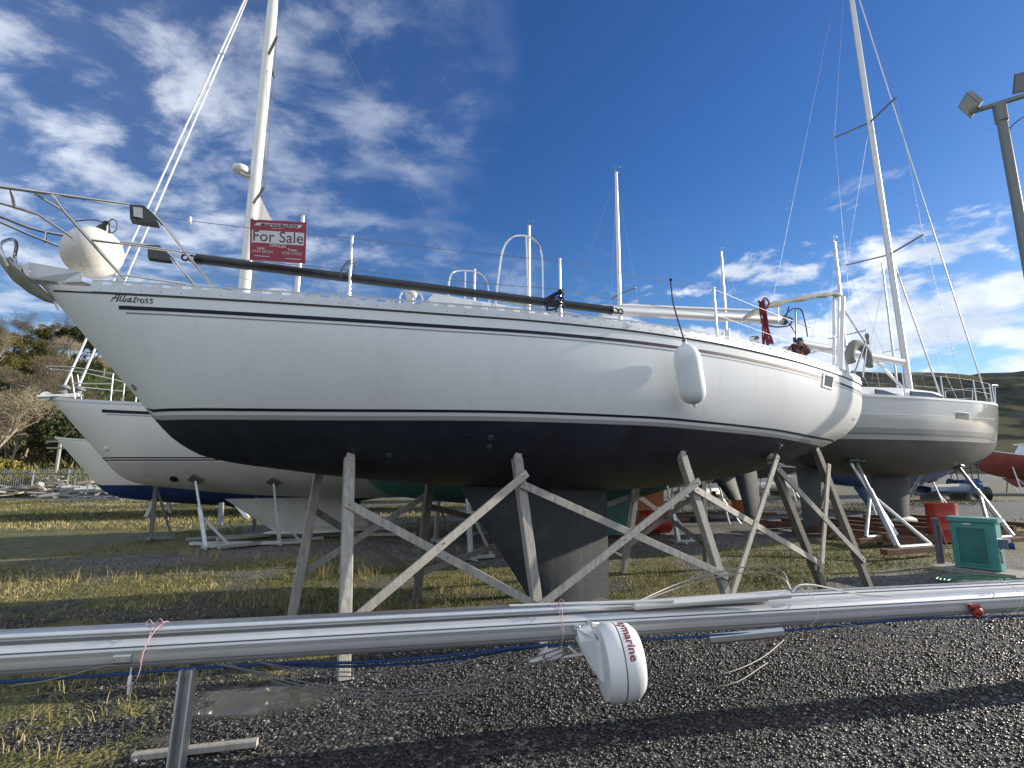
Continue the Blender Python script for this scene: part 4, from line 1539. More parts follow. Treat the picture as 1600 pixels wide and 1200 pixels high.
# long fender on its lanyard
ft = HM.W(.62, HM.b(.62) + .02, 0)
h_f = HM.hit(1078, 585)
c0 = HM.plane(1069, 533, HM.b(h_f[0]) + .16); c1 = HM.plane(1086, 637, HM.b(h_f[0]) + .13)
fend = empty('cylindrical_fender', c1)
tag(fend, 'long white cylindrical fender hanging against the hull side', 'fender')
d_ = unit(c0 - c1); L_ = np.linalg.norm(c0 - c1)
rf_ = .138
MB().lathe(c1, d_, [(.012, 0), (.018, .035), (.05, .045), (rf_ * .62, .062), (rf_ * .84, .095), (rf_ * .97, .145), (rf_, .19), (rf_, L_ - .20), (rf_ * .97, L_ - .155), (rf_ * .84, L_ - .10), (rf_ * .62, L_ - .065), (.05, L_ - .04), (.025, L_ - .03), (.02, L_)], 28).build('body', FENDER, fend, smooth=True)
MB().tube([c0 - d_ * .01, c0 + d_ * .02], .022, 10).build('eye', WIRED, fend, smooth=True)
w0 = HM.plane(1048, 437, HM.b(.75) - .07)
MB().tube(smooth_line([c0 + d_ * .02, HM.plane(1053, 478, HM.b(.7) + .03), HM.plane(1049, 450, HM.b(.7) - .06), w0], 6), .008, 6).sphere(w0, .018, 6, 8).build('lanyard', ROPEN, fend, smooth=True)

# boom lying on the coachroof with its stowed end at the cockpit
b0, b1 = HM.plane(940, 484, .45), HM.plane(1222, 500, .62)
bm = empty('stowed_boom', b0)
tag(bm, 'silver boom lying fore and aft on the near yacht cabin roof', 'boom')
MB().loft(spar_rows(b0, b1, .11, .15, (0, 0, 1)), close_u=True, caps=True).build('spar', ALUS, bm, smooth=True)
b2_, b3_ = b0 + V(.3, .15, .11), b1 + V(-.35, -.15, .10)
MB().tube([b2_, b3_], .022, 10).build('sail_batten', PLW, bm, smooth=True)
db = unit(b1 - b0)
MB().loft(spar_rows(b1 - db * .02, b1 + db * .09, .12, .16, (0, 0, 1), taper=.7), close_u=True, caps=True).build('end_cap', ROPET, bm, smooth=True)
MB().tube(smooth_line([b1 + V(.05, 0, .05), b1 + V(.16, 0, .02), b1 + V(.10, 0, -.09), b1 + V(-.15, 0, -.11), b1 + V(-.5, -.2, -.08)], 5), .012, 6).build('outhaul', ROPER, bm, smooth=True)


# ropes hung in the cockpit
def hank(name, label, m_, top, bot, n_, w=.06, strands=9, r=.011):
    a, b = HM.plane(*top, n_), HM.plane(*bot, n_)
    mb = MB()
    for k in range(strands):
        ph_ = k * 2.4
        pts = []
        for u in np.linspace(0, 1, 12):
            sw = w * (.35 + .65 * u ** .6)
            pts.append(a + (b - a) * u + V(*(HM.ax * sw * math.sin(ph_ + 2 * u)), 0) + V(*(HM.nn * sw * .6 * math.cos(ph_ * 1.3 + 3 * u)), 0))
        mb.tube(pts, r, 6)
    for u in (.0, .25, .5):
        c = a + (b - a) * u
        mb.tube([c + V(*(HM.ax * w * .75 * math.cos(t)), 0) + V(*(HM.nn * w * .6 * math.sin(t)), .02 * math.sin(2 * t)) for t in np.linspace(0, 2 * math.pi, 12, endpoint=False)], r, 6, closed=True)
    mb.tube(smooth_line([a, a + V(.05, 0, .06), a + V(.10, 0, -.01), a + V(.06, 0, -.09)], 5), r, 6)
    tag(mb.build(name, m_, smooth=True), label, 'rope')


hank('rope_hank', 'red rope gathered into a tall hank above the near cockpit', ROPER, (1190, 472), (1200, 538), 1.22)
mb = MB()
cc = HM.plane(1249, 548, 1.12)
for k in range(10):
    rr_ = .10 + .02 * math.sin(k * 1.7)
    mb.tube([cc + V(*(HM.ax * rr_ * 1.25 * math.cos(t)), rr_ * math.sin(t) * (1.0 if math.sin(t) > 0 else .6)) + V(*(HM.nn * (.05 * math.sin(k * 2.1) + .02 * math.cos(3 * t))), 0) for t in np.linspace(0, 2 * math.pi, 18, endpoint=False)], .013, 6, closed=True)
tag(mb.build('rope_coil', ROPEM, smooth=True), 'brown coil of rope by the cockpit rail', 'rope')
mb = MB()
mb.tube(smooth_line([HM.plane(x, y, 1.0) for x, y in ((1222, 500), (1234, 485), (1245, 482), (1253, 486), (1258, 505), (1262, 526))], 5), .010, 6)
mb.tube([HM.plane(1243, 484, 1.0), HM.plane(1244, 530, 1.08)], .010, 6)
mb.tube([HM.plane(1228, 498, 1.0), HM.plane(1244, 522, 1.04)], .008, 6)
mb.tube([HM.plane(1233, 479, 1.0), HM.plane(1228, 496, 1.0)], .010, 6)
tag(mb.build('steering_guard', BLACK, smooth=True), 'dark bent tube guard above the rope coil in the cockpit', 'tube guard')

# horseshoe lifebuoy at the stern
lb = empty('horseshoe_lifebuoy', HM.plane(1345, 560, 1.0))
tag(lb, 'grey canvas horseshoe lifebuoy on the near yacht stern rail', 'lifebuoy')
cx = HM.plane(1343, 560, .98)
rows = []
for t in np.linspace(R(-25), R(205), 18):
    c = cx + V(*(HM.ax * .26 * math.cos(t)), .23 * math.sin(t))
    rad = V(*(HM.ax * math.cos(t)), math.sin(t))
    rows.append([c + .085 * (rad * math.cos(q) + V(*HM.nn, 0) * .75 * math.sin(q)) for q in np.linspace(0, 2 * math.pi, 10, endpoint=False)])
MB().loft(rows, close_u=True, caps=True).build('float', CANVASD, lb, smooth=True)
q = HM.plane(1355, 527, .95)
MB().tube([q - V(0, 0, .12), q - V(0, 0, .02)], .022, 8).sphere(q + V(0, 0, .02), .045, 8, 12, (.8, .8, 1.2)).build('light', CANVASD, lb, smooth=True)

# ================================================================== TIMBER SHORING
def shore(name, label, posts, braces, off, bm_, pm_):
    """posts: (base xyz, top xyz); braces: (post i, y px, post j, y px)"""
    root = empty(name, posts[0][0])
    tag(root, label, 'timber shoring')
    for k, (b, t) in enumerate(posts):
        d = unit(t - b)
        MB().beam(b - V(0, 0, .03), t - d * .03, .098, .085, up=V(*HM.nn, 0), ch=.006).build('post', pm_[k % len(pm_)], root)
        q = t - d * .06
        MB().beam(q - V(0, 0, .05), t + V(*(HM.ax * .012), .045), .075, .06, up=V(*HM.nn, 0), ch=.004).build('wedge', WOODL, root)

    def at_y(i, py):
        b, t = posts[i]
        best = min(np.linspace(-.05, 1.05, 221), key=lambda u: abs(proj(b + (t - b) * u)[1] - py))
        return b + (t - b) * best
    for k, (i, y0, j, y1, lay, e0, e1) in enumerate(braces):
        a, c = at_y(i, y0), at_y(j, y1)
        o_ = V(*(HM.nn * (off + lay * .03 * np.sign(off))), 0)
        d = unit(c - a)
        br = MB().beam(a + o_ - d * e0, c + o_ + d * e1, .024, .075, up=V(*HM.nn, 0) if False else V(0, 0, 1), ch=.003).build('brace', bm_[k % len(bm_)], root)
        nl = V(*(HM.nn * np.sign(off)), 0)
        for pnt in (a, c, (a + c) / 2):
            MB().lathe(pnt + o_ + nl * .011, nl, [(.009, 0), (.007, .006)], 6).build('bolt', RUST, br)
    return root


def hp(px, py):
    h = HM.hit(px, py)
    return HM.on(h[0], h[1], .0)


near_posts = [(G(537, 1057), hp(546, 712)), (G(847, 1000), hp(807, 712)), (G(1146, 962), hp(1064, 709)), (G(1287, 921), hp(1202, 712)), (G(1359, 919), hp(1274, 702))]
shore('timber_shoring', 'near row of weathered timber posts with crossed braces under the yacht', near_posts,
      [(0, 787, 1, 947, 0, .05, .05), (1, 744, 0, 972, 1, .05, .10), (1, 758, 2, 897, 0, .03, .05), (2, 754, 1, 942, 1, .05, .04), (2, 766, 3, 876, 0, .05, .05),
       (3, 717, 2, 925, 1, .05, .12), (3, 735, 4, 873, 0, .05, .05), (4, 730, 3, 887, 1, .05, .05)], .062, [WOOD, WOODL, WOOD], [WOOD, WOOD, WOOD, WOODD, WOODD])
far_s = [(455, 968), (650, 938), (974, 893), (1105, 887)]
far_posts = []
for k, (px, py) in enumerate(far_s):
    b = G(px, py)
    a, n_, z = HM.local(b)
    a2 = a + (.25, .1, -.05, -.15)[k]
    n2 = -.80
    far_posts.append((b, HM.W(a2, n2, zat(HM, a2, .80) - .01)))
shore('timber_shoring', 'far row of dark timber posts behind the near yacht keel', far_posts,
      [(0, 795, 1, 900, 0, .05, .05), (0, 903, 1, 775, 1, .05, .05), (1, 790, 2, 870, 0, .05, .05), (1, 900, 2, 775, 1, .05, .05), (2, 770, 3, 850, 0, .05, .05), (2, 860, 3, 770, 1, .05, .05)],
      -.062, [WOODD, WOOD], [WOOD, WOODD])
# keel blocks
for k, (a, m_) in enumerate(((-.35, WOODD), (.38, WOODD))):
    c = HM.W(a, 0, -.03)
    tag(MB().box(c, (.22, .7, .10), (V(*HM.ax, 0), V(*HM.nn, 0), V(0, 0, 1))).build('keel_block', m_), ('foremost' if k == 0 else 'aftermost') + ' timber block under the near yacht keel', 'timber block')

# ================================================================== LYING MASTS IN THE FOREGROUND
q0, q1 = G(0, 1060, .5), G(1600, 957, .5)
SD = unit(q1 - q0)                       # direction of the spars
SN = unit(V(SD[1], -SD[0], 0))           # towards the camera
SL = lambda X: q0 + SD * ((X - q0[0]) / SD[0])


def spar_sweep(A, B, prof, seg=2):
    d = unit(B - A)
    x = unit(V(d[1], -d[0], 0)); z = np.cross(x, d) * (1 if np.cross(x, d)[2] > 0 else -1)
    rows = []
    for u in np.linspace(0, 1, seg):
        c = A + (B - A) * u
        rows.append([c + x * p + z * q for p, q in prof])
    return MB().loft(rows, close_u=True, caps=True)


def ell(w, h, n=28, groove=True):
    out = []
    for t in np.linspace(0, 2 * math.pi, n, endpoint=False):
        k = 2.4
        c, s_ = math.cos(t), math.sin(t)
        out.append((w / 2 * math.copysign(abs(c) ** (2 / k), c), h / 2 * math.copysign(abs(s_) ** (2 / k), s_)))
    return out


fm = empty('lying_mast', SL(-1.8) - V(0, 0, 0))
tag(fm, 'front silver mast lying across the foreground with the radar dome', 'mast')
mA, mB = SL(-6.0) + V(0, 0, .085), SL(8.5) + V(0, 0, .085)
# section with sail groove facing the camera
prof = ell(.125, .155, 32)
prof = [p for p in prof]
spar_sweep(mA + SN * -.02, mB + SN * -.02, prof, 2).build('extrusion', ALUS, fm, smooth=30)
spar_sweep(mA + SN * .0425 + V(0, 0, .020), mB + SN * .0425 + V(0, 0, .020), [(.000, -.010), (.006, -.009), (.006, -.003), (.002, -.002), (.002, .002), (.006, .003), (.006, .009), (0, .010)], 2).build('sail_track', ALU, fm, smooth=25)
for an_, wd_ in ((.55, .004), (-.42, .0035), (-.75, .003)):
    c_, s_ = math.cos(an_), math.sin(an_)
    px_o = .0625 * math.copysign(abs(c_) ** (2 / 2.4), c_) - .02 + .0002; pz_o = .0775 * math.copysign(abs(s_) ** (2 / 2.4), s_)
    spar_sweep(mA + SN * px_o + V(0, 0, pz_o), mB + SN * px_o + V(0, 0, pz_o), [(-.002, -wd_), (.0016, -wd_), (.0016, wd_), (-.002, wd_)], 2).build('seam', WIRED, fm)
rm = empty('lying_mast', SL(-1.0) + SN * -.16)
tag(rm, 'rear white topped mast lying behind the front silver one', 'mast')
mC, mD = SL(-6.3) + SN * -.17 + V(0, 0, .135), SL(8.9) + SN * -.17 + V(0, 0, .135)
spar_sweep(mC, mD, ell(.15, .135, 32), 2).build('extrusion', ALUW, rm, smooth=30)
spar_sweep(mC + V(0, 0, .066) + SN * .02, mD + V(0, 0, .066) + SN * .02, [(-.014, 0), (.014, 0), (.014, .008), (.006, .009), (.006, .004), (-.006, .004), (-.006, .009), (-.014, .008)], 2).build('sail_track', ALU, rm)
spar_sweep(mC + SN * .055 + V(0, 0, .05), mD + SN * .055 + V(0, 0, .05), [(-.006, -.003), (.005, -.003), (.005, .003), (-.006, .003)], 2).build('groove', WIRED, rm)
# furling foil sleeved on top of the left half
f0, f1 = SL(-6.0) + SN * -.055 + V(0, 0, .20), SL(1.86) + SN * -.055 + V(0, 0, .19)
spar_sweep(f0, f1, ell(.07, .055, 20), 2).build('furling_foil', ALU, rm, smooth=30)
# oval exit box and cheek block on the front mast
p = G(168, 1038, .58) ; p = SL(p[0]) + SN * .046 + V(0, 0, .075)
bx_ = MB().beam(p - SD * .045, p + SD * .045, .022, .045, up=V(0, 0, 1), ch=.008).build('exit_box', GALV, fm)
for k in (-1, 1):
    MB().lathe(p + SD * .034 * k + SN * .010, SN, [(.006, 0), (.005, .004)], 8).build('rivet', STEEL, bx_)
# spreaders laid on top
sp1a, sp1b = D(990, 946, 3.72), D(1232, 928, 3.88)
MB().beam(sp1a, sp1b, .085, .05, up=V(0, 0, 1), ch=.02).build('spreader', ALUW, rm, smooth=30)
sp2a, sp2b = D(796, 947, 3.66), D(1052, 938, 3.72)
MB().beam(sp2a, sp2b, .03, .018, ch=.005).build('spreader', ALUW, rm)
sp3a = SL(1.35) + V(0, 0, -.035); sp3b = SL(1.92) + V(0, 0, -.02)
MB().beam(sp3a + SN * .02, sp3b + SN * .02, .05, .07, ch=.02).build('spreader_stub', ALU, fm, smooth=30)
# steaming light bracket under the mast
c = SL(.26) + SN * .02 + V(0, 0, -.04)
br = MB()
br.beam(c - SD * .16 + V(0, 0, -.05), c + SD * .20 + V(0, 0, -.03), .05, .012, ch=.002)
br.beam(c - SD * .10 + V(0, 0, -.05), c - SD * .04 + V(0, 0, .03), .05, .012)
br.beam(c + SD * .16 + V(0, 0, -.03), c + SD * .10 + V(0, 0, .03), .05, .012)
br.box(c + V(0, 0, -.01), (.11, .05, .05), (SD, SN, V(0, 0, 1)))
br.build('lamp_bracket', PLW, fm)

# radar dome on its bracket
rad = empty('radar_dome', SL(.62) + SN * .3 + V(0, 0, -.25))
tag(rad, 'white radar dome on a bracket hanging from the front lying mast', 'radar')
rc = D(938, 1036, SL(.55)[1] - .33)
ax_r = unit(SD + V(0, 0, .06) + SN * .10)
RR = .216
profile = [(.02, .0), (RR * .80, .0), (RR * .92, .006), (RR * .985, .03), (RR, .07), (RR, .092), (RR * .995, .096), (RR * .995, .100), (RR * 1.0, .104), (RR * .99, .15), (RR * .94, .195), (RR * .80, .228), (RR * .5, .248), (.02, .256)]
MB().lathe(rc, ax_r, profile[:7], 48).build('base', PLW, rad, smooth=40)
MB().lathe(rc, ax_r, [(RR * .985, .090), (RR * .985, .104)], 48).build('seam', WIRED, rad)
MB().lathe(rc, ax_r, profile[8:], 48).build('cover', PLW, rad, smooth=40)
ra, rb_, _ = frame_of(ax_r)
# lettering wrapped round the cover, reading down the rim
tv, tf = text_geo('raymarine', .072, align='CENTER', offset=.0016)
cdir = unit(-V(rc[0], rc[1], 0) + V(0, 0, CAMZ - rc[2]))
uu = unit(V(0, 0, 1) - ax_r * ax_r[2])
ww = np.cross(ax_r, uu)
sgn = 1 if ww @ cdir > 0 else -1
P = []
for x, y, _z in tv:
    th = R(58) - (x / RR) * 1.05           # angle measured from the camera side up to the top
    dirv = uu * math.sin(th) + ww * sgn * math.cos(th)
    hgt = .150 + y
    rr_ = np.interp(hgt, [.104, .15, .195, .228], [RR, RR * .99, RR * .94, RR * .80]) + .002
    P.append(rc + ax_r * hgt + dirv * rr_)
MB().add(P, tf).build('maker_lettering', REDTXT, rad)
# bracket arms
m0 = SL(.47) + SN * .05 + V(0, 0, .10); m1 = SL(.58) + SN * .05 + V(0, 0, .10)
bmid = rc - ax_r * .012
w_ = SN
arm = MB()
pts = [m0 + V(0, 0, .03), m0 + SN * .02 - V(0, 0, .01), bmid + uu * .10 - ax_r * .02, bmid - uu * .16 - ax_r * .02, bmid - uu * .17, bmid + uu * .12]
wd = np.cross(ax_r, uu) * sgn
plate = [D(899, 980, m0[1] - .02), D(921, 975, m0[1] - .02), D(930, 998, rc[1]), D(945, 1005, rc[1]), D(952, 1030, rc[1]), D(944, 1068, rc[1] - .02), D(936, 1060, rc[1] - .02), D(905, 1002, m0[1] - .08)]
for o_ in (SN * .02, SN * -.10):
    arm.add([p + o_ for p in plate] + [p + o_ - SN * .010 for p in plate], [tuple(range(8)), tuple(range(15, 7, -1))] + [(i, 8 + i, 8 + (i + 1) % 8, (i + 1) % 8) for i in range(8)])
arm.build('bracket', PLW, rad)
MB().beam(plate[0] + SN * .02, m0 - SN * .03, .05, .03, ch=.004).beam(plate[1] + SN * .0, m1 - SN * .03, .05, .03, ch=.004).build('clamp', GALV, rad)
for t in np.linspace(0, 2 * math.pi, 6, endpoint=False):
    MB().lathe(rc + (ra * math.cos(t) + rb_ * math.sin(t)) * RR * .68 - ax_r * .006, -ax_r, [(.007, 0), (.006, .004)], 8).build('screw', STEEL, rad)

# trestles under the spars
def trestle(X, label):
    c = SL(X) + SN * -.02
    b0 = V(c[0], c[1], 0)
    t_ = empty('trestle', b0)
    tag(t_, label, 'trestle', 'trestles under the lying masts')
    for o_, d_ in ((.03, 0), (-.03, 0)):
        MB().beam(b0 + SN * .10 + SD * o_ + V(0, 0, -.03), b0 + SN * .05 + SD * o_ + V(0, 0, c[2] - .003), .012, .09, up=SN, ch=.002).build('flange', GALV, t_)
    MB().beam(b0 + SN * .065 + V(0, 0, -.03), b0 + SN * .015 + V(0, 0, c[2] - .004), .05, .010, up=SN).build('web', GALV, t_)
    MB().beam(b0 - SN * .20 + V(0, 0, c[2] - .024), b0 + SN * .05 + V(0, 0, c[2] - .024), .045, .04, ch=.004).build('head', WOOD, t_)
    MB().beam(b0 - SD * .30 - SN * .10 + V(0, 0, .0), b0 + SD * .36 - SN * .10 + V(0, 0, .015), .05, .04, ch=.006).build('foot', WOOD, t_)


trestle(G(303, 1170)[0] + .02, 'galvanised channel trestle holding the masts at the left')
trestle(5.4, 'galvanised channel trestle holding the masts at the right')


# ropes, wires and ties of the lying masts
def cable(name, label, pts, r, m_, cat='cable', n=8, sides=6):
    o = MB().tube(smooth_line([V(*p) for p in pts], n), r, sides).build(name, m_, smooth=True)
    tag(o, label, cat)
    return o


def SY(px, py, off=0.0):
    """point in the vertical plane through the spars"""
    d = ray(px, py)
    nrm = SN
    t = (q0 @ nrm - V(0, 0, CAMZ) @ nrm + off) / (d @ nrm)
    return V(d[0] * t, d[1] * t, CAMZ + d[2] * t)


cable('halyard', 'blue halyard slung loosely beneath the lying masts', [SY(-40, 1068, .02), SY(150, 1056, .03), SY(330, 1042, .02), SY(450, 1036), SY(560, 1035), SY(680, 1026), SY(830, 1010, .02), SY(1000, 1000, .03), SY(1230, 985, .03), SY(1420, 968, .02), SY(1600, 962, .02)], .009, ROPEB, 'rope')
cable('halyard', 'second blue halyard running just under the first one', [SY(430, 1040, -.01), SY(560, 1041, -.02), SY(690, 1032, -.02), SY(860, 1008, -.02)], .008, ROPEB, 'rope')
for k, (dy, lab) in enumerate(((0, 'upper'), (7, 'middle'), (14, 'lowest'))):
    cable('rigging_wire', lab + ' of three grey wires sagging to the gravel left of the radar', [SY(340 + 10 * k, 1038, .02), SY(420, 1053 + dy * .6, .05), SY(500, 1070 + dy, .08), SY(590, 1080 + dy * .8, .1), SY(680, 1076 + dy * .8, .1), SY(760, 1055 + dy * 1.2, .08), SY(850, 1022 + dy * 1.3, .06), SY(905, 1003 + dy * .5, .03)], .0042, WIRED, 'wire')
for k, lab in enumerate(('shallow grey wire hanging closest below the left spars', 'slightly deeper grey wire below the left spars')):
    cable('rigging_wire', lab, [SY(400, 1034, .01), SY(480, 1046 + 6 * k, .02), SY(560, 1050 + 7 * k, .02), SY(680, 1042 + 6 * k, .02), SY(800, 1018 + 4 * k, .02)], .0035, WIRED, 'wire')
cable('rigging_wire', 'thin wire slanting up to the exit box at the far left', [SY(15, 1072, .05), SY(80, 1062, .05), SY(160, 1042, .06), SY(185, 1040, .06)], .0035, WIRE, 'wire')
for k, (pts, lab) in enumerate((
        ([(1262, 975), (1275, 985), (1300, 991), (1330, 992), (1360, 988), (1390, 980)], 'short bright wire loop under the right spars'),
        ([(1315, 972), (1345, 979), (1390, 982), (1430, 977), (1470, 968)], 'flat bright wire loop tucked under the right spars'),
        ([(1290, 974), (1350, 982), (1410, 991), (1460, 989), (1510, 977), (1555, 960)], 'longest bright wire loop under the right spars'),
        ([(1565, 958), (1585, 968), (1610, 985)], 'wire end curling out at the right edge'))):
    cable('rigging_wire', lab, [SY(x, y, .06) for x, y in pts], .0045, WIRE, 'wire')
for k, (pts, lab) in enumerate((
        ([(1010, 1043), (1050, 1051), (1095, 1054), (1140, 1050), (1190, 1028), (1225, 1000)], 'grey wire curving over the gravel right of the radar'),
        ([(1008, 1058), (1050, 1068), (1100, 1073), (1150, 1066), (1200, 1035)], 'second grey wire curving over the gravel right of the radar'),
        ([(1010, 1065), (1060, 1080), (1110, 1090), (1170, 1092)], 'lowest grey wire lying on the gravel right of the radar'))):
    cable('rigging_wire', lab, [tuple(G(x, y, .03 if 0 < i < len(pts) - 1 else (.03 if i == 0 else .05))) for i, (x, y) in enumerate(pts)], .0045, WIRED, 'wire')
cable('rigging_wire', 'upper grey wire arching over the stacked spreaders', [D(1000, 938, 3.75), D(1060, 912, 4.0), D(1130, 892, 4.1), D(1190, 884, 4.1), D(1222, 893, 4.0), D(1236, 922, 3.9)], .0045, WIRE, 'wire')
cable('rigging_wire', 'lower grey wire arching over the stacked spreaders', [D(1005, 938, 3.76), D(1070, 915, 3.95), D(1140, 898, 4.0), D(1195, 894, 4.0), D(1225, 905, 3.9), D(1237, 926, 3.86)], .0045, WIRE, 'wire')
cable('rigging_wire', 'white covered wire looping onto the right spars', [D(1238, 925, 3.86), D(1248, 915, 3.88), D(1270, 914, 3.92), D(1300, 920, 3.95), D(1340, 928, 3.98), D(1390, 931, 4.02)], .007, ROPEW, 'wire')


def tie(px, py, label, m_, tail):
    c = SY(px, py, -.07)
    Xc = c[0]
    b = SL(Xc) + V(0, 0, .11) + SN * -.07
    mb = MB()
    mb.tube([b + SN * .155 * math.cos(t) + V(0, 0, .118 * math.sin(t)) + SD * .03 * math.sin(t) for t in np.linspace(0, 2 * math.pi, 22, endpoint=False)], .0022, 5, closed=True)
    k0 = b + V(0, 0, .118) + SN * .05
    mb.tube(smooth_line([k0, k0 + V(-.03, 0, .03), k0 + V(-.045, 0, .0), k0 + V(0, 0, .0), k0 + V(.03, 0, .035), k0 + V(.05, 0, .01), k0], 4), .0022, 5)
    if tail:
        e = SL(Xc) + SN * .09
        mb.tube(smooth_line([k0, e + V(.01, 0, .12), e + V(-.005, 0, .0), e + V(-.04, 0, -.05), e + V(-.10, 0, -.06)], 5), .0022, 5)
    tag(mb.build('twine_tie', m_, smooth=True), label, 'twine')


tie(248, 1000, 'pink twine tied round the spars at the left', ROPEP, True)
tie(870, 966, 'pink twine tied round the spars beside the radar', ROPEP, True)
tie(1255, 940, 'pale twine tied round the spars at the foil end', ROPEW, False)
tie(1562, 916, 'white twine knotted on the spars at the right edge', ROPEW, False)
c = SY(1523, 955, .07)
tag(MB().tube([c + V(-.03, 0, .03), c + V(.03, 0, .04), c + V(.05, 0, 0), c + V(.01, 0, -.04), c + V(-.02, 0, -.01)], .018, 8).sphere(c + V(.02, 0, .0), .035, 8, 10).build('shackle_tape', mat('red_tape', (.3, .03, .02), .5), smooth=True), 'red taped shackle under the right spars', 'shackle')
c = SY(202, 1070, .05)
tag(MB().lathe(c + V(0, 0, -.05), V(0, 0, 1), [(.005, 0), (.008, .01), (.011, .09), (.006, .10)], 10).tube([c + V(0, 0, .05), c + V(0, 0, .09)], .004, 5).build('hanging_toggle', PLW, smooth=True), 'small white toggle dangling below the left spars', 'toggle')

# ================================================================== PROP STANDS
def stand(base, top, label, m_=None, foot=None, pad_up=None, spread=.42):
    """steel prop: pad, telescopic tube, raking brace, base frame"""
    m_ = m_ or GALV
    base, top = np.asarray(base, float), np.asarray(top, float)
    r_ = empty('prop_stand', base)
    tag(r_, label, 'prop stand')
    d = unit(top - base)
    foot = np.asarray(foot if foot is not None else unit(V(HM.ax[0], HM.ax[1], 0)), float)
    mid = base + (top - base) * .55
    MB().beam(base, mid, .085, .085, up=V(*HM.nn, 0), ch=.006).build('outer_tube', m_, r_)
    MB().tube([mid - d * .05, top - d * .04], .030, 10).build('inner_tube', m_, r_, smooth=True)
    MB().tube([mid - d * .03, mid + d * .04], .055, 10).build('screw_collar', m_, r_, smooth=True)
    up = unit(pad_up if pad_up is not None else V(0, 0, 1))
    a, b, c = frame_of(up)
    h = .17
    P = [top + a * h, top + b * h, top - a * h, top - b * h]
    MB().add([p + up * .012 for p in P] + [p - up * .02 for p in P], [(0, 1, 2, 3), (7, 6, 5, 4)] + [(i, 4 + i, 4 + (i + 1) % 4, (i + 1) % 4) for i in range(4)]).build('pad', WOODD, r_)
    f1 = base + foot * spread
    MB().beam(mid - d * .12, f1 + V(0, 0, .06), .05, .05, ch=.004).build('brace', m_, r_)
    MB().beam(base - foot * .10 + V(0, 0, .035), f1 + foot * .06 + V(0, 0, .035), .10, .06, ch=.005).build('base_rail', m_, r_)
    cr = V(-foot[1], foot[0], 0)
    MB().beam(base - cr * .25 + V(0, 0, .03), base + cr * .25 + V(0, 0, .03), .07, .05, ch=.005).build('base_rail', m_, r_)
    return r_


def pad_at(H, a, n):
    z = zat(H, a, abs(n))
    P = H.W(a, n, z)
    e = .05
    dzn = (zat(H, a, abs(n) + e) - zat(H, a, abs(n) - e)) / (2 * e) * np.sign(n)
    nr = unit(V(*(H.nn * dzn), -1.0))
    return P + nr * .02, -nr


# ================================================================== SECOND YACHT (white, left)
K2 = 1.2
H2 = Hull(V(-4.03, 13.77), MA, B_TAB, ZS_TAB, ZK_TAB, ZW_TAB, dz=-.716, scale=K2)
y2 = empty('yacht', (H2.C[0], H2.C[1], 0))
tag(y2, 'white yacht behind the near bow with navy stripes and twin white forestays', 'yacht')
l2 = lambda px, py, n=0: H2.local(H2.plane(px, py, n))
ka, kb = l2(352, 768)[0], l2(430, 832)[0]
yacht_body(y2, H2, GEL2, BOTW, GEL2, keel=((ka, ka + 2.75, .98), (kb, kb + 2.3, .16)), keel_m=BOTW, kth=.30,
           boot=[(.03, .055, STRIPEN, 'boot_stripe'), (-.02, .005, STRIPEN, 'lower_boot_stripe')],
           cove=[(.16, .225, STRIPEN, 'cove_stripe', -5.5, 5.3), (.25, .265, STRIPEG, 'thin_cove_stripe', -5.4, 5.3)], roof=(-3.0, 2.4, .5, 1.0, .42), ns=56, paint=-.05,
           rudder=((4.2, 4.9, 1.55), (4.4, 4.85, .5)))
# winged bulb at the foot of the keel
rows = []
for u in np.linspace(0, 1, 12):
    a = kb - .25 + 2.75 * u
    w = .55 * math.sin(math.pi * min(1, u * .97 + .02)) ** .7 + .01
    rows.append([H2.W(a, w * math.cos(t), .15 + (.11 if math.sin(t) > 0 else .045) * math.sin(t) * math.sin(math.pi * min(1, u * .97 + .015)) ** .5) for t in np.linspace(0, 2 * math.pi, 14, endpoint=False)])
MB().loft(rows, close_u=True, caps=True).build('keel_wing', BOTW, y2, smooth=50)
guard_rails(y2, H2, [-4.9, -3.2, -1.4, .6, 2.6, 4.2], hgt=.62)
m2l = l2(381, 445)
mast2, P2 = rig(y2, H2, m2l[0], H2.zs(m2l[0]) + .35, 17.6, rake=.006, w=.25, d=.29, sp=((.36, 1.0), (.67, .8)), stays=True, bow_s=False, metal=ALUW, wire=.006, chain_n=1.7)
for k, (px, py, tx) in enumerate(((100, 604, 385), (122, 606, 402))):
    f = H2.plane(px, py, 0 if k == 0 else -.05)
    d2 = P2(.985)
    fs = MB().tube([f, f + (d2 - f) * .98 + V(*(H2.ax * .0), 0)], .022, 8).build('furled_forestay', PLW, y2, smooth=True)
    MB().lathe(f - V(0, 0, .16), unit(d2 - f), [(.05, 0), (.11, .01), (.11, .03), (.06, .05), (.06, .11), (.11, .13), (.11, .15), (.03, .20)], 14).build('furling_drum', GREYST, fs, smooth=30)
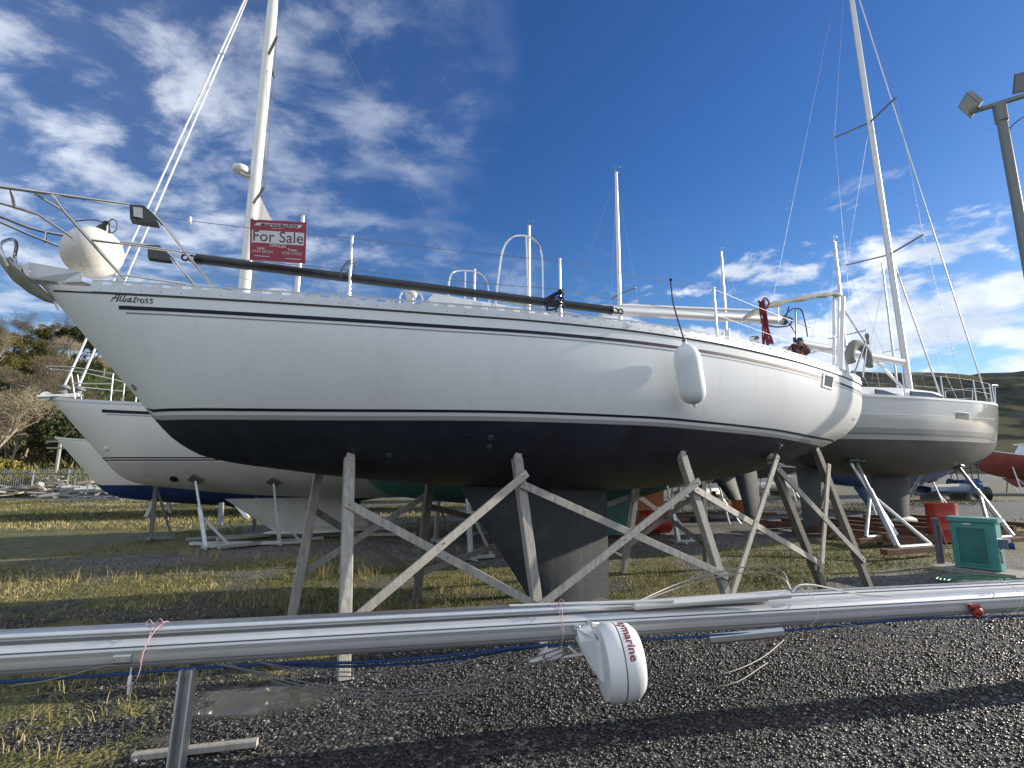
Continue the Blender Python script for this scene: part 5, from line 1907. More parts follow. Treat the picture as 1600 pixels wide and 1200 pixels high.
# radar on the mast
rc2 = H2.plane(376, 264, -.0) 
pm = P2((rc2[2] - P2(0)[2]) / (P2(1)[2] - P2(0)[2]))
rp = pm + V(*(-H2.ax * .36), 0)
rd2 = MB().lathe(rp - V(0, 0, .12), V(0, 0, 1), [(.11, 0), (.18, .03), (.205, .08), (.20, .09), (.205, .10), (.19, .17), (.12, .21), (.02, .22)], 24).build('radar', PLW, mast2, smooth=40)
MB().beam(rp - V(0, 0, .14), pm - V(0, 0, .2), .16, .03, ch=.004).build('radar_bracket', ALUW, rd2)
q = H2.plane(411, 330, 0)
pm = P2((q[2] - P2(0)[2]) / (P2(1)[2] - P2(0)[2]))
bk = [pm + V(*(H2.ax * .12), .45), pm + V(*(H2.ax * .50), -.25), pm + V(*(H2.ax * .12), -.35)]
MB().add([p + V(*(H2.nn * .01), 0) for p in bk] + [p - V(*(H2.nn * .01), 0) for p in bk], [(0, 1, 2), (5, 4, 3), (0, 3, 4, 1), (1, 4, 5, 2), (2, 5, 3, 0)]).build('reflector_plate', ALUW, mast2)
for z_, n_ in ((.9, .20), (1.35, -.18), (2.0, .18)):
    MB().lathe(P2(z_ / 14) + V(*(-H2.ax * .13), 0), V(*(-H2.ax), 0), [(.05, 0), (.06, .05), (.045, .10)], 10).build('mast_winch', STEEL, mast2, smooth=True)
boom_part(y2, H2, m2l[0] + .3, m2l[0] + 4.6, H2.zs(0) + 1.25, H2.zs(0) + 1.35, .10)
# bow fitting
MB().lathe(H2.W(H2.s0 - .05, -.06, H2.zs(H2.s0) + .03), V(*H2.nn, 0), [(.10, 0), (.05, .03), (.05, .09), (.10, .12)], 12).build('bow_roller', PLW, y2, smooth=True)
MB().beam(H2.W(H2.s0 - .18, 0, H2.zs(H2.s0) + .01), H2.W(H2.s0 + .5, 0, H2.zs(H2.s0) + .10), .22, .05, ch=.01).build('bow_plate', PLW, y2)
h = H2.hit(272, 748) if H2.hit(272, 748) else (-5, 1.3)
MB().lathe(H2.on(h[0], h[1], .0), unit(H2.on(h[0], h[1], .1) - H2.on(h[0], h[1], 0)), [(.085, 0), (.085, .02), (.06, .02), (.055, -.03)], 16).build('bow_thruster_tunnel', BLACK, y2, smooth=30)
h = H2.hit(166, 701) or (-6, 2.0)
MB().lathe(H2.on(h[0], h[1], .0), unit(H2.on(h[0], h[1], .1) - H2.on(h[0], h[1], 0)), [(.05, 0), (.045, .02), (.02, .03)], 14).build('bow_eye', PLW, y2, smooth=True)
for px, py, bx, by, lab in ((306, 748, 322, 857, 'leftmost grey steel prop under the white yacht bow'), (428, 752, 437, 851, 'grey steel prop just ahead of the white yacht keel')):
    h = H2.hit(px, py) or H2.local(H2.plane(px, py, .6))[::2]
    T = H2.on(h[0], h[1], .02)
    nr = unit(H2.on(h[0], h[1], .1) - H2.on(h[0], h[1], 0))
    stand(G(bx, by), T, lab, GALV, pad_up=-nr)
for a, lab in ((-4.6, 'grey steel prop on the far side of the white yacht bow'), (-2.4, 'grey steel prop on the far side of the white yacht keel')):
    T, up = pad_at(H2, a, -.9)
    stand(V(T[0] - H2.nn[0] * .25, T[1] - H2.nn[1] * .25, 0), T, lab, GREYST, pad_up=up)
for a, lab in ((2.6, 'grey steel prop under the white yacht quarter nearest the camera'), ):
    T, up = pad_at(H2, a, 1.1)
    stand(V(T[0] + H2.nn[0] * .3, T[1] + H2.nn[1] * .3, 0), T, lab, GALV, pad_up=up)
# timber and steel lying round its keel
c2 = H2.W(kb + 1, 0, 0)
for k in range(9):
    a = kb - 1.2 + 5.0 * random.random(); n_ = -1.4 + 2.8 * random.random()
    p = H2.W(a, n_, .04); an = random.uniform(-.5, .5) + MA
    d = V(math.cos(an), math.sin(an), 0) * random.uniform(.5, 1.2)
    lab = ('pale', 'grey', 'split', 'short', 'thick', 'wet', 'bent', 'narrow', 'long')[k] + ' timber offcut lying by the white yacht keel'
    tag(MB().beam(p - d, p + d, .12, .07, ch=.008).build('timber_offcut', (WOOD, WOODL, GALV)[k % 3]), 'timber or steel rail lying flat on the ground by the white yacht keel', 'rail', 'rails lying round the white yacht keel')

# ================================================================== BLUE BOTTOMED YACHT behind it
H3 = Hull(V(-9.34, 21.44), MA, B_TAB, ZS_TAB, ZK_TAB, ZW_TAB, dz=-1.66, scale=1.38, fore=(1.2, 1.0), mid=(2.0, 1.5), aft=(2.4, 1.8))
y3 = empty('yacht', (H3.C[0], H3.C[1], 0))
tag(y3, 'white yacht with blue bottom showing beneath the striped white yacht', 'yacht')
yacht_body(y3, H3, GEL2, BLUEB, GEL2, keel=((-3.0, 3.2, .62), (-1.4, 3.0, .12)), keel_m=BLUEB, kth=.5, boot=[(-.16, -.13, PLW, 'boot_stripe')], roof=(-3, 3, .6, 1.1, .4), ns=48, paint=-.14)
guard_rails(y3, H3, [-5.5, -3.5, -1.5, .6, 2.6, 4.6], hgt=.62, bow=False)
mm_ = H3.local(H3.plane(464, 440, 0))
rig(y3, H3, mm_[0], H3.zs(0) + .3, H3.plane(463, 335, 0)[2], w=.15, d=.22, sp=((.45, .9),), wire=.006, chain_n=1.6, rake=.004)
boom_part(y3, H3, mm_[0] + .2, mm_[0] + 4.2, H3.zs(0) + 1.2, H3.zs(0) + 1.2, .09)
for px0, py0, px1, py1, lab in ((243, 776, 228, 808, 'first pale timber prop leaning on the blue bottomed yacht bow'), (262, 782, 267, 803, 'second pale timber prop leaning on the blue bottomed yacht bow'), (346, 786, 344, 822, 'dark steel prop under the blue bottomed yacht'), (366, 784, 388, 810, 'white raking prop under the blue bottomed yacht')):
    g = G(px1, py1); t = D(px0, py0, g[1] + .25)
    tag(MB().beam(g, t, .14, .08, up=V(0, 1, 0), ch=.01).build('prop', WOODL if 'pale' in lab else (GREYST if 'dark' in lab else PLW)), lab, 'prop')

# ================================================================== GREEN BOTTOMED BOAT behind the near keel
H4 = Hull(V(.95, 12.3), MA, B_TAB, ZS_TAB, ZK_TAB, ZW_TAB, dz=-.50, scale=.96, fore=(1.2, 1.0), mid=(2.0, 1.5), aft=(2.4, 1.8))
y4 = empty('yacht', (H4.C[0], H4.C[1], 0))
tag(y4, 'yacht with a sea green bottom and long keel behind the near keel', 'yacht')
yacht_body(y4, H4, GEL2, GREENB, GEL2, keel=((-2.1, 2.6, 1.0), (-.9, 2.35, .10)), keel_m=GREENB, kth=.42, roof=(-2.4, 2.0, .5, .9, .36), ns=44, paint=0.05)
for a, n_, lab in ((-2.6, 1.0, 'galvanised prop under the green boat bow, near side'), (2.5, 1.1, 'galvanised prop under the green boat stern, near side'), (-2.4, -1.0, 'galvanised prop under the green boat bow, far side')):
    T, up = pad_at(H4, a, n_)
    stand(V(T[0] + H4.nn[0] * .3 * np.sign(n_), T[1] + H4.nn[1] * .3 * np.sign(n_), 0), T, lab, GALV, pad_up=up)

# ================================================================== GREY YACHT on the right
GB = [(-4.1, 0.0), (-4.02, .10), (-3.5, .47), (-2.5, .98), (-1.2, 1.40), (0, 1.60), (1.5, 1.72), (3, 1.70), (4.6, 1.58), (5.0, 1.5)]
GZS = [(-4.1, 3.62), (-2, 3.50), (0, 3.42), (5.0, 3.34)]
GZK = [(-4.1, 3.62), (-4.075, 3.2), (-4.03, 2.75), (-3.93, 2.40), (-3.6, 2.13), (-2.8, 1.84), (-1.6, 1.60), (0, 1.48), (1.8, 1.52), (3.5, 1.8), (5.0, 2.25)]
GZW = [(-4.1, 2.55), (0, 2.48), (5.0, 2.45)]
GB, GZS, GZK, GZW = [[(a * (1.2 if a < 0 else 1.0), z) for a, z in t] for t in (GB, GZS, GZK, GZW)]
HG = Hull(V(10.65, 14.45), R(200), GB, GZS, GZK, GZW, fore=(1.6, 1.2), mid=(3.2, 2.1), aft=(3.4, 2.4))
yg = empty('yacht', (HG.C[0], HG.C[1], 0))
tag(yg, 'glossy grey plumb bowed yacht with tall mast standing in a steel cradle', 'yacht')
yacht_body(yg, HG, GREYHULL, BOTD, GEL2, keel=((-.62, .95, 1.52), (-.28, .72, .30)), keel_m=KEELG, kth=.26,
           boot=[(.0, .05, STRIPEG, 'boot_stripe'), (-.06, -.02, STRIPEL, 'lower_boot_stripe'), (.055, .16, mat('dark_grey_gelcoat', (.30, .31, .31), .2), 'grey_band')],
           cove=[(.42, .435, PLW, 'cove_stripe', -3.0, 4.9)], roof=(-2.3, 2.6, .42, 1.15, .42), rail=PLW, ns=56, paint=-.10,
           rudder=((2.75, 3.65, 1.72), (3.05, 3.55, .12)))
MB().lathe(HG.W(-.62, 0, .27), V(*HG.ax, 0), [(.01, 0), (.09, .08), (.16, .3), (.18, .6), (.16, 1.0), (.09, 1.4), (.01, 1.6)], 18).build('keel_bulb', KEELG, yg, smooth=True)
guard_rails(yg, HG, [-3.2, -1.6, .2, 1.8, 3.4], hgt=.62, r=.014)
gm_l = HG.local(HG.plane(1419, 592, 0))
mg, PG = rig(yg, HG, gm_l[0], HG.zs(0) + .42, 19.2, rake=.022, w=.15, d=.23, sp=((.282, 1.15), (.574, 1.0)), wire=.0045, chain_n=1.45, sweep=.28, bow_s=-4.72)
boom_part(yg, HG, gm_l[0] + .15, gm_l[0] + 4.3, HG.plane(1412, 561, 0)[2] - .1, HG.plane(1412, 561, 0)[2] + .12, .11, ALUW)
MB().tube([HG.W(gm_l[0] + .12, 0, HG.zs(0) + .5), HG.W(gm_l[0] + 1.35, 0, HG.plane(1412, 561, 0)[2] - .12)], .04, 10).build('boom_vang', ALUW, yg, smooth=True)
fa = HG.W(-4.70, 0, HG.zs(-4.7) + .1)
MB().tube([fa, fa + (PG(.985) - fa) * .99], .020, 8).build('furling_foil', ALU, yg, smooth=True)
MB().lathe(fa + V(0, 0, .02), V(0, 0, 1), [(.08, 0), (.08, .02), (.05, .04), (.05, .12), (.08, .14), (.03, .18)], 12).build('furling_drum', GREYST, yg, smooth=30)
MB().tube([HG.W(-2.5, 0, HG.zs(-2.5) + .1), PG(.30)], .022, 8).build('inner_forestay', ALU, yg, smooth=True)
# windows: hull light and coachroof lights (near side is negative n)
def gwin(nm, pix, parent, m_, off=.006, on_shell=True):
    P = []
    for px, py in pix:
        d = HG.local(HG.plane(px, py, -1.0))
        P.append(HG.on(d[0], d[2], off, -1))
    return MB().add(P + [p - V(0, 0.02, 0) * 0 + V(*(HG.nn * .02), 0) for p in P], [tuple(range(len(P))), tuple(range(2 * len(P) - 1, len(P) - 1, -1))]).build(nm, m_, parent)


hw0, hw1 = HG.hit(1493, 644), HG.hit(1514, 656)
if hw0 and hw1:
    (s_a, z1_), (s_b, z0_) = hw0, hw1
    s_a, s_b = max(s_a, s_b), min(s_a, s_b)
    fr = MB().add([HG.on(a, z, .004, -1) for a, z in ((s_a + .04, z0_ - .03), (s_b - .04, z0_ - .03), (s_b - .04, z1_ + .03), (s_a + .04, z1_ + .03))], [(0, 1, 2, 3)]).build('hull_window_frame', PLW, yg)
    MB().add([HG.on(a, z, .010, -1) for a, z in ((s_a, z0_), (s_b, z0_), (s_b, z1_), (s_a, z1_))], [(0, 1, 2, 3)]).build('pane', GLASSD, fr)
for a0_, a1_ in ((-.6, .9), (1.2, 2.2)):
    w_ = [HG.W(a, -n_, HG.zs(a) + z) for a, z, n_ in ((a0_, .10, 1.24), (a1_, .10, 1.26), (a1_ - .05, .26, 1.21), (a0_ + .6, .25, 1.18))]
    MB().add(w_ + [p + V(*(HG.nn * .03), 0) for p in w_], [(0, 1, 2, 3), (7, 6, 5, 4), (0, 4, 5, 1), (1, 5, 6, 2), (2, 6, 7, 3), (3, 7, 4, 0)]).build('cabin_window', GLASSD, yg)
for a in (-3.2, 2.0):
    MB().beam(HG.W(a - .1, -(HG.b(a) - .06), HG.zs(a) + .07), HG.W(a + .1, -(HG.b(a) - .06), HG.zs(a) + .07), .03, .03, ch=.006).build('mooring_cleat', STEEL, yg)
# teal rope bundle at the boom end
be = HG.W(gm_l[0] + 4.3, 0, HG.plane(1412, 561, 0)[2] + .12)
mb = MB()
for k in range(8):
    mb.tube(smooth_line([be + V(-.1 + .03 * k, -.1, .12), be + V(-.12 + .035 * k, -.14, -.25), be + V(-.1 + .04 * k, -.12, -.55 - .05 * (k % 3)), be + V(-.06 + .03 * k, -.08, -.2)], 5), .022, 6)
tag(mb.build('rope_bundle', ROPET, smooth=True), 'teal rope bundled on the end of the grey yacht boom', 'rope')

# cradle
cr = empty('boat_cradle', (HG.C[0], HG.C[1], 0))
tag(cr, 'rusty steel cradle with galvanised props carrying the grey yacht', 'boat cradle')
for n_ in (-1.75, -.45, .45, 1.75):
    MB().beam(HG.W(-2.6, n_, .10), HG.W(3.4, n_, .10), .14, .14, ch=.008).build('rail', RUST, cr)
for a in (-2.5, -1.2, .0, 1.2, 2.2, 3.3):
    MB().beam(HG.W(a, -1.9, .235), HG.W(a, 1.9, .235), .12, .12, ch=.008).build('cross_member', RUST, cr)
props = []
for px, py, fx, fy in ((1338, 722, 1402, 855), (1497, 729, 1582, 838)):
    h = HG.hit(px, py)
    if h:
        T = HG.on(h[0], h[1], .02, -1)
        nr = unit(HG.on(h[0], h[1], .1, -1) - HG.on(h[0], h[1], 0, -1))
        F = G(fx, fy, .20)
        props.append((T, -nr, F, V(*(-HG.ax * .95), 0) if px < 1400 else V(*(HG.ax * .75), 0)))
for a, n_ in ((-2.4, 1), (1.2, 1), (3.0, -1)):
    T, up = pad_at(HG, a, n_ * (.55 if a < -2 else .98))
    props.append((T, up, HG.W(a - .15, n_ * 1.75, .22), V(*(HG.ax * .95), 0)))
for T, up, F, d_ in props:
    pr = MB().tube([F, F + (T - F) * .62], .055, 10).build('prop', GALV, cr, smooth=True)
    MB().tube([F + (T - F) * .58, T], .038, 10).build('prop_screw', GALV, pr, smooth=True)
    F2 = F + d_
    MB().tube([F + (T - F) * .55, F2], .038, 10).build('prop_brace', GALV, cr, smooth=True)
    MB().tube([F, F2], .035, 8).build('prop_tie', GALV, cr, smooth=True)
    MB().box(T, (.32, .22, .05), frame_of(up)).build('pad', BOTD, cr)
    MB().beam(F - d_ * .4 - V(0, 0, .07), F2 + d_ * .3 - V(0, 0, .07), .14, .10, ch=.006).build('foot_rail', RUST, cr)

# ================================================================== YARD FURNITURE
def drum(name, label, base, axis, r, L, m_):
    o = empty(name, base)
    tag(o, label, 'drum')
    prof = [(r * .9, .02), (r * .97, .02), (r * .97, 0), (r, .0), (r * 1.01, .015), (r, .03)]
    for f in (.33, .66):
        prof += [(r, L * f - .03), (r * 1.035, L * f), (r, L * f + .03)]
    prof += [(r, L - .03), (r * 1.01, L - .015), (r, L), (r * .97, L), (r * .97, L - .02), (r * .9, L - .02)]
    MB().lathe(base, axis, prof, 28).build('shell', m_, o, smooth=35)
    a, b, d = frame_of(axis)
    MB().lathe(base + d * (L - .02) + a * r * .6, d, [(.035, 0), (.03, .02)], 10).build('bung', GREYST, o, smooth=30)
    return o


drum('oil_drum', 'upright red steel drum beside the grey yacht cradle', G(1477, 846), V(0, 0, 1), .30, .88, REDP)
dl = G(1020, 834)
drum('oil_drum', 'red steel drum lying on its side behind the timber legs', dl + V(-.42, -.1, .31), unit(V(.95, .25, 0)), .30, .88, REDP)
db_ = G(985, 828)
drum('oil_drum', 'dark blue drum lying beside the red drum', db_ + V(-.45, .2, .30), unit(V(.95, .25, 0)), .28, .80, mat('dark_blue_drum', (.03, .04, .10), .5, var=.3, dirt=(.16, .15, .12), dlo=.5, dhi=.7))
drum('oil_drum', 'rusty orange drum standing out on the far gravel', G(1157, 804), V(0, 0, 1), .29, .90, RUSTO)

# service pedestal
pb = G(1533, 893)
ped = empty('service_pedestal', pb)
tag(ped, 'teal power and water pedestal cabinet standing on a slab', 'pedestal')
ang_ = R(-54)
ex, ey_ = V(math.cos(ang_), math.sin(ang_), 0), V(-math.sin(ang_), math.cos(ang_), 0)
axs = (ex, ey_, V(0, 0, 1))
MB().beam(pb + V(0, 0, .06), pb + V(0, 0, .80), .58, .34, up=ey_, ch=.018).build('cabinet', TEAL, ped, smooth=20)
MB().beam(pb + V(0, 0, .80), pb + V(0, 0, .865), .66, .40, up=ey_, ch=.03).build('lid', TEAL, ped, smooth=20)
MB().box(pb - ey_ * .172 + V(0, 0, .42) - ex * .02, (.36, .014, .56), axs).build('front_panel', TEALD, ped)
for u, v, w, h in ((-.02, .71, .38, .02), (-.02, .13, .38, .02), (-.21, .42, .02, .58), (.17, .42, .02, .58)):
    MB().box(pb - ey_ * .178 + V(0, 0, v) + ex * u, (w, .02, h), axs).build('panel_frame', TEAL, ped)
MB().box(pb - ey_ * .176 + V(0, 0, .762) - ex * .06, (.11, .008, .022), axs).build('label_plate', SIGNW, ped)
MB().box(pb + ex * .34 + V(0, 0, .47), (.13, .14, .15), axs).build('socket_box', mat('blue_grey_plastic', (.14, .16, .24), .4), ped)
MB().lathe(pb + ex * .40 + V(0, 0, .45) - ey_ * .03, ex, [(.05, 0), (.055, .05), (.045, .07)], 12).build('plug', ROPEB, ped, smooth=30)
MB().box(pb + ex * .292 - ey_ * .06 + V(0, 0, .26), (.014, .07, .18), axs).build('side_vent', BLACK, ped)
sl = pb - V(0, 0, .02)
tag(MB().box(sl - ex * .05, (1.05, .62, .13), axs).build('concrete_slab', CONC), 'low concrete slab under the teal pedestal', 'slab')
gp = G(1471, 884)
tag(MB().beam(gp - V(0, 0, .05), gp + V(0, 0, .78), .085, .085, ch=.01).box(gp + V(0, 0, .79), (.10, .10, .03)).build('post', mat('mauve_grey_paint', (.13, .12, .16), .6, var=.2)), 'short square grey post left of the teal pedestal', 'post')
cable('water_pipe', 'thin pipe drooping from the short grey post', [tuple(gp + V(.02, -.05, .70)), tuple(gp + V(.06, -.07, .45)), tuple(gp + V(.13, -.08, .12)), tuple(gp + V(.16, -.06, .0))], .008, WIRED, 'pipe')
hc = G(1545, 913)
mb = MB()
for k in range(4):
    mb.tube([hc + V((.55 + .05 * k) * math.cos(t), (.28 + .03 * k) * math.sin(t), .02 + .012 * k + .01 * math.sin(3 * t + k)) for t in np.linspace(0, 2 * math.pi, 30, endpoint=False)], .010, 6, closed=True)
tag(mb.build('garden_hose', HOSE, smooth=True), 'green hose coiled on the ground before the teal pedestal', 'hose')

# floodlight column
fb = V(8.97, 8.42, 0)
fl = empty('floodlight_column', fb)
tag(fl, 'tall grey column with two floodlights at the right edge', 'floodlight')
ztop = D(1562, 165, 8.42)[2]
GREYP = mat('grey_column_paint', (.17, .19, .19), .45, .3)
MB().loft([[fb + V(r_ * math.cos(t), r_ * math.sin(t), z) for t in np.linspace(0, 2 * math.pi, 12, endpoint=False)] for r_, z in ((.11, 0), (.11, .9), (.085, 1.0), (.078, ztop - .35), (.10, ztop - .32), (.10, ztop))], close_u=True, caps=True).build('column', GREYP, fl, smooth=35)
cd = unit(V(.80, -.60, 0))
ca_ = fb + V(0, 0, ztop + .04)
arm_ = MB().beam(ca_ - cd * .42, ca_ + cd * 1.0, .07, .07, ch=.006).build('crossarm', GREYP, fl)
for sgn_, lab in ((-.36, 'lamp'), (.42, 'lamp')):
    c = ca_ + cd * sgn_ + V(0, 0, .17 if sgn_ < 0 else .26)
    aim = unit(V(-.35, -.75, -.55)) if sgn_ > 0 else unit(V(-.80, .35, -.48))
    x_ = unit(np.cross(V(0, 0, 1), aim)); y__ = np.cross(aim, x_)
    lm = MB()
    rows = [[c + aim * h + x_ * w * p + y__ * w * .75 * q for p, q in ((-1, -1), (1, -1), (1, 1), (-1, 1))] for h, w in ((-.09, .11), (-.05, .19), (.035, .22), (.05, .22))]
    lo = lm.loft(rows, close_u=True, caps=True).build('floodlight', GREYST, fl)
    MB().add([c + aim * .053 + x_ * .20 * p + y__ * .145 * q for p, q in ((-1, -1), (1, -1), (1, 1), (-1, 1))], [(0, 1, 2, 3)]).build('lens', LENS, lo)
    MB().tube([c - y__ * .1, ca_ + cd * sgn_], .02, 6).build('stirrup', GREYP, lo)
MB().tube(smooth_line([ca_ + cd * .5 - V(0, 0, .05), ca_ + cd * .42 - V(0, 0, .3), ca_ + cd * .12 - V(0, 0, .5), fb + V(.09, 0, ztop - .6)], 5), .010, 6).build('cable', WIRED, fl, smooth=True)

# ================================================================== YACHTS FAR BEHIND
def bg_yacht(label, px, py_top, Y, scale, bot, keel_m=None, bow_left=True, s_m=-1.0, mast=True, zlow=1.25, px_top=None, top=None, sp=((.5, .8),), kz=.08, short='yacht behind'):
    ang = MA if bow_left else MA + math.pi
    p = D(px, 470, Y)
    ax_ = V(math.cos(ang), math.sin(ang))
    C = p[:2] - ax_ * s_m * scale
    dz = zlow - 1.37 * scale
    H = Hull(C, ang, B_TAB, ZS_TAB, ZK_TAB, ZW_TAB, dz=dz, scale=scale)
    r_ = empty('yacht', (C[0], C[1], 0))
    tag(r_, label, 'yacht')
    yacht_body(r_, H, top or GEL2, bot, GEL2, keel=((-1.5 * scale, .7 * scale, zlow + .06), (-.6 * scale, .6 * scale, kz)), keel_m=keel_m or bot, kth=.24, roof=(-2.4 * scale, 2.0 * scale, .45 * scale, .88 * scale, .38), ns=36,
               boot=[(-.02, .03, STRIPEN, 'boot_stripe')])
    if mast:
        zt = D(px_top or px, py_top, Y)[2]
        rig(r_, H, s_m * scale, H.zs(0) + .38, zt, rake=.012, w=.13, d=.19, sp=sp, wire=.004, chain_n=1.25 * scale)
        boom_part(r_, H, s_m * scale + .2, s_m * scale + 3.4, H.zs(0) + 1.15, H.zs(0) + 1.2, .075)
    guard_rails(r_, H, [-3.4 * scale, -1.5 * scale, .5 * scale, 2.5 * scale], hgt=.6)
    for a, n_, nmx in ((-2.5, 1, 'near bow'), (2.4, 1, 'near stern'), (-2.5, -1, 'far bow'), (2.4, -1, 'far stern')):
        T, up = pad_at(H, a * scale, n_ * .9 * scale)
        mb = MB()
        b_ = V(T[0] + H.nn[0] * .35 * n_, T[1] + H.nn[1] * .35 * n_, 0)
        o_ = empty('prop_stand', b_)
        tag(o_, 'slender steel prop under the ' + nmx + ' of the ' + short, 'prop stand', 'props under the yachts behind')
        MB().tube([b_, T], .035, 8).build('tube', GALV, o_, smooth=True)
        MB().tube([b_ + (T - b_) * .6, b_ + V(*(H.ax * .5), 0)], .025, 6).build('brace', GALV, o_, smooth=True)
        MB().box(T, (.28, .28, .04), frame_of(up)).build('pad', WOODD, o_)
    return H, r_


bg_yacht('distant yacht with the tall mast right of the mast pulpits', 966, 268, 20, 1.0, BOTD, px_top=953, zlow=1.2, short='tall masted yacht behind')
bg_yacht('distant yacht whose masthead shows inside the larger steel hoop', 824, 352, 24, 1.0, NAVY, px_top=816, short='yacht behind the larger hoop')
bg_yacht('distant yacht whose masthead shows inside the smaller steel hoop', 738, 420, 30, .95, REDB, px_top=735, short='yacht behind the smaller hoop')
bg_yacht('distant yacht with the thin mast just aft of the third stanchion', 1130, 393, 29, .95, NAVY, px_top=1121, short='yacht aft of the third stanchion')
bg_yacht('yacht with a bright blue hull beyond the grey yacht', 1312, 378, 21.5, 1.05, BLUEB2, top=BLUEB2, px_top=1300, zlow=.95, short='bright blue yacht')
bg_yacht('distant yacht with the leaning thin mast left of the grey yacht mast', 1384, 410, 36, 1.1, BOTD, px_top=1361, short='farthest right yacht')
bg_yacht('distant yacht with an orange keel behind the near timber legs', 1010, 470, 16.6, .9, BOTW, keel_m=ORANGEB, mast=False, s_m=.3, zlow=1.1, short='orange keeled yacht')

# dull red fishing boat on the far right
HR = Hull(V(42.0, 40.0), R(-24), [(-5.5, 0), (-5.2, .25), (-4.4, .8), (-3, 1.4), (-1, 1.75), (1, 1.8), (3.5, 1.6), (5, 1.2)],
          [(-5.5, 3.7), (-4, 3.25), (-2, 2.85), (0, 2.6), (2.5, 2.55), (5, 2.8)], [(-5.5, 3.7), (-5.3, 2.9), (-5.0, 2.2), (-4.4, 1.6), (-3, 1.15), (0, .9), (3, .95), (5, 1.7)], [(-5.5, 2.9), (0, 2.3), (5, 2.45)], fore=(1.4, 1.1), mid=(2.3, 1.7), aft=(2.3, 1.7))
yr = empty('fishing_boat', (42.0, 40.0, 0))
tag(yr, 'dull red hulled boat with a white wheelhouse at the far right', 'fishing boat')
yacht_body(yr, HR, REDB, REDB, GEL2, keel=((-3.4, 4.6, 1.15), (-2.6, 4.5, .45)), kth=.3, rail=PLW, ns=40)
MB().add([HR.W(a, n_, z) for a, n_, z in ((-2.2, -1.0, 2.7), (1.4, -1.1, 2.5), (1.4, 1.1, 2.5), (-2.2, 1.0, 2.7), (-1.7, -.85, 3.75), (1.3, -.95, 3.75), (1.3, .95, 3.75), (-1.7, .85, 3.75))], [(0, 3, 2, 1), (4, 5, 6, 7), (0, 1, 5, 4), (1, 2, 6, 5), (2, 3, 7, 6), (3, 0, 4, 7)]).build('wheelhouse', PLW, yr)
MB().box(HR.W(-.2, 0, 3.80), (3.5, 2.2, .08), (V(*HR.ax, 0), V(*HR.nn, 0), V(0, 0, 1))).build('wheelhouse_roof', PLW, yr)
for k in range(4):
    c = HR.W(-1.2 + .72 * k, 1.02 - .0 * k, 3.38)
    MB().box(c, (.46, .05, .40), (V(*HR.ax, 0), V(*HR.nn, 0), V(0, 0, 1))).build('window', GLASSD, yr)
MB().tube([HR.W(.9, 0, 3.8), HR.W(.95, 0, 6.2)], .05, 8).build('mast', ALUW, yr, smooth=True)
for a, n_ in ((-3, 1), (-.5, 1), (2.2, 1), (-2.5, -1), (2.2, -1)):
    T, up = pad_at(HR, a, n_ * 1.1)
    b_ = V(T[0] + HR.nn[0] * .9 * n_, T[1] + HR.nn[1] * .9 * n_, 0)
    o_ = empty('prop_stand', b_)
    tag(o_, 'pale raking prop holding up the red fishing boat', 'prop stand', 'props of the red boat')
    MB().tube([b_, T], .05, 8).build('tube', GALV, o_, smooth=True)
    MB().tube([b_ + (T - b_) * .6, b_ + V(*(HR.ax * .7), 0)], .035, 6).build('brace', GALV, o_, smooth=True)

# small craft and gear on the far hard standing
def dinghy(label, c, ang, L, W_, m_, upturned=False):
    a_ = V(math.cos(ang), math.sin(ang), 0); b_ = V(-math.sin(ang), math.cos(ang), 0)
    o_ = empty('dinghy', c); tag(o_, label, 'dinghy')
    rows = []
    for u in np.linspace(0, 1, 12):
        w = W_ / 2 * min(1, (1.02 - u) ** .5 * 1.25) * (1 if u < .999 else .05)
        h = .42 + .12 * u
        prof = [(-1, h), (-.95, h * .5), (-.6, .08), (0, 0.02), (.6, .08), (.95, h * .5), (1, h)]
        rows.append([c + a_ * (u - .5) * L + b_ * w * p + V(0, 0, (h + .05 - q) if upturned else q + .35) for p, q in prof])
    MB().loft(rows).build('hull', m_, o_, smooth=50)
    if not upturned:
        MB().loft([[r[0], (r[0] + r[-1]) / 2 + V(0, 0, .10), r[-1]] for r in rows]).build('cover', CANVAS, o_, smooth=True)
        MB().beam(c - a_ * L * .3 - b_ * W_ * .5 + V(0, 0, .17), c - a_ * L * .3 + b_ * W_ * .5 + V(0, 0, .17), .12, .34).beam(c + a_ * L * .2 - b_ * W_ * .4 + V(0, 0, .17), c + a_ * L * .2 + b_ * W_ * .4 + V(0, 0, .17), .12, .34).build('chock', WOODD, o_)
    return o_


dinghy('low pale blue dinghy on chocks under the grey yacht bow', G(1484, 782), R(6), 3.6, 1.5, mat('pale_blue_gelcoat', (.30, .36, .50), .4))
dinghy('upturned white dinghy on the far hard standing', G(1095, 776), R(20), 3.4, 1.5, GEL2, True)
dinghy('white covered dinghy beyond the orange drum', G(1200, 775), R(15), 4.2, 1.7, GEL2)

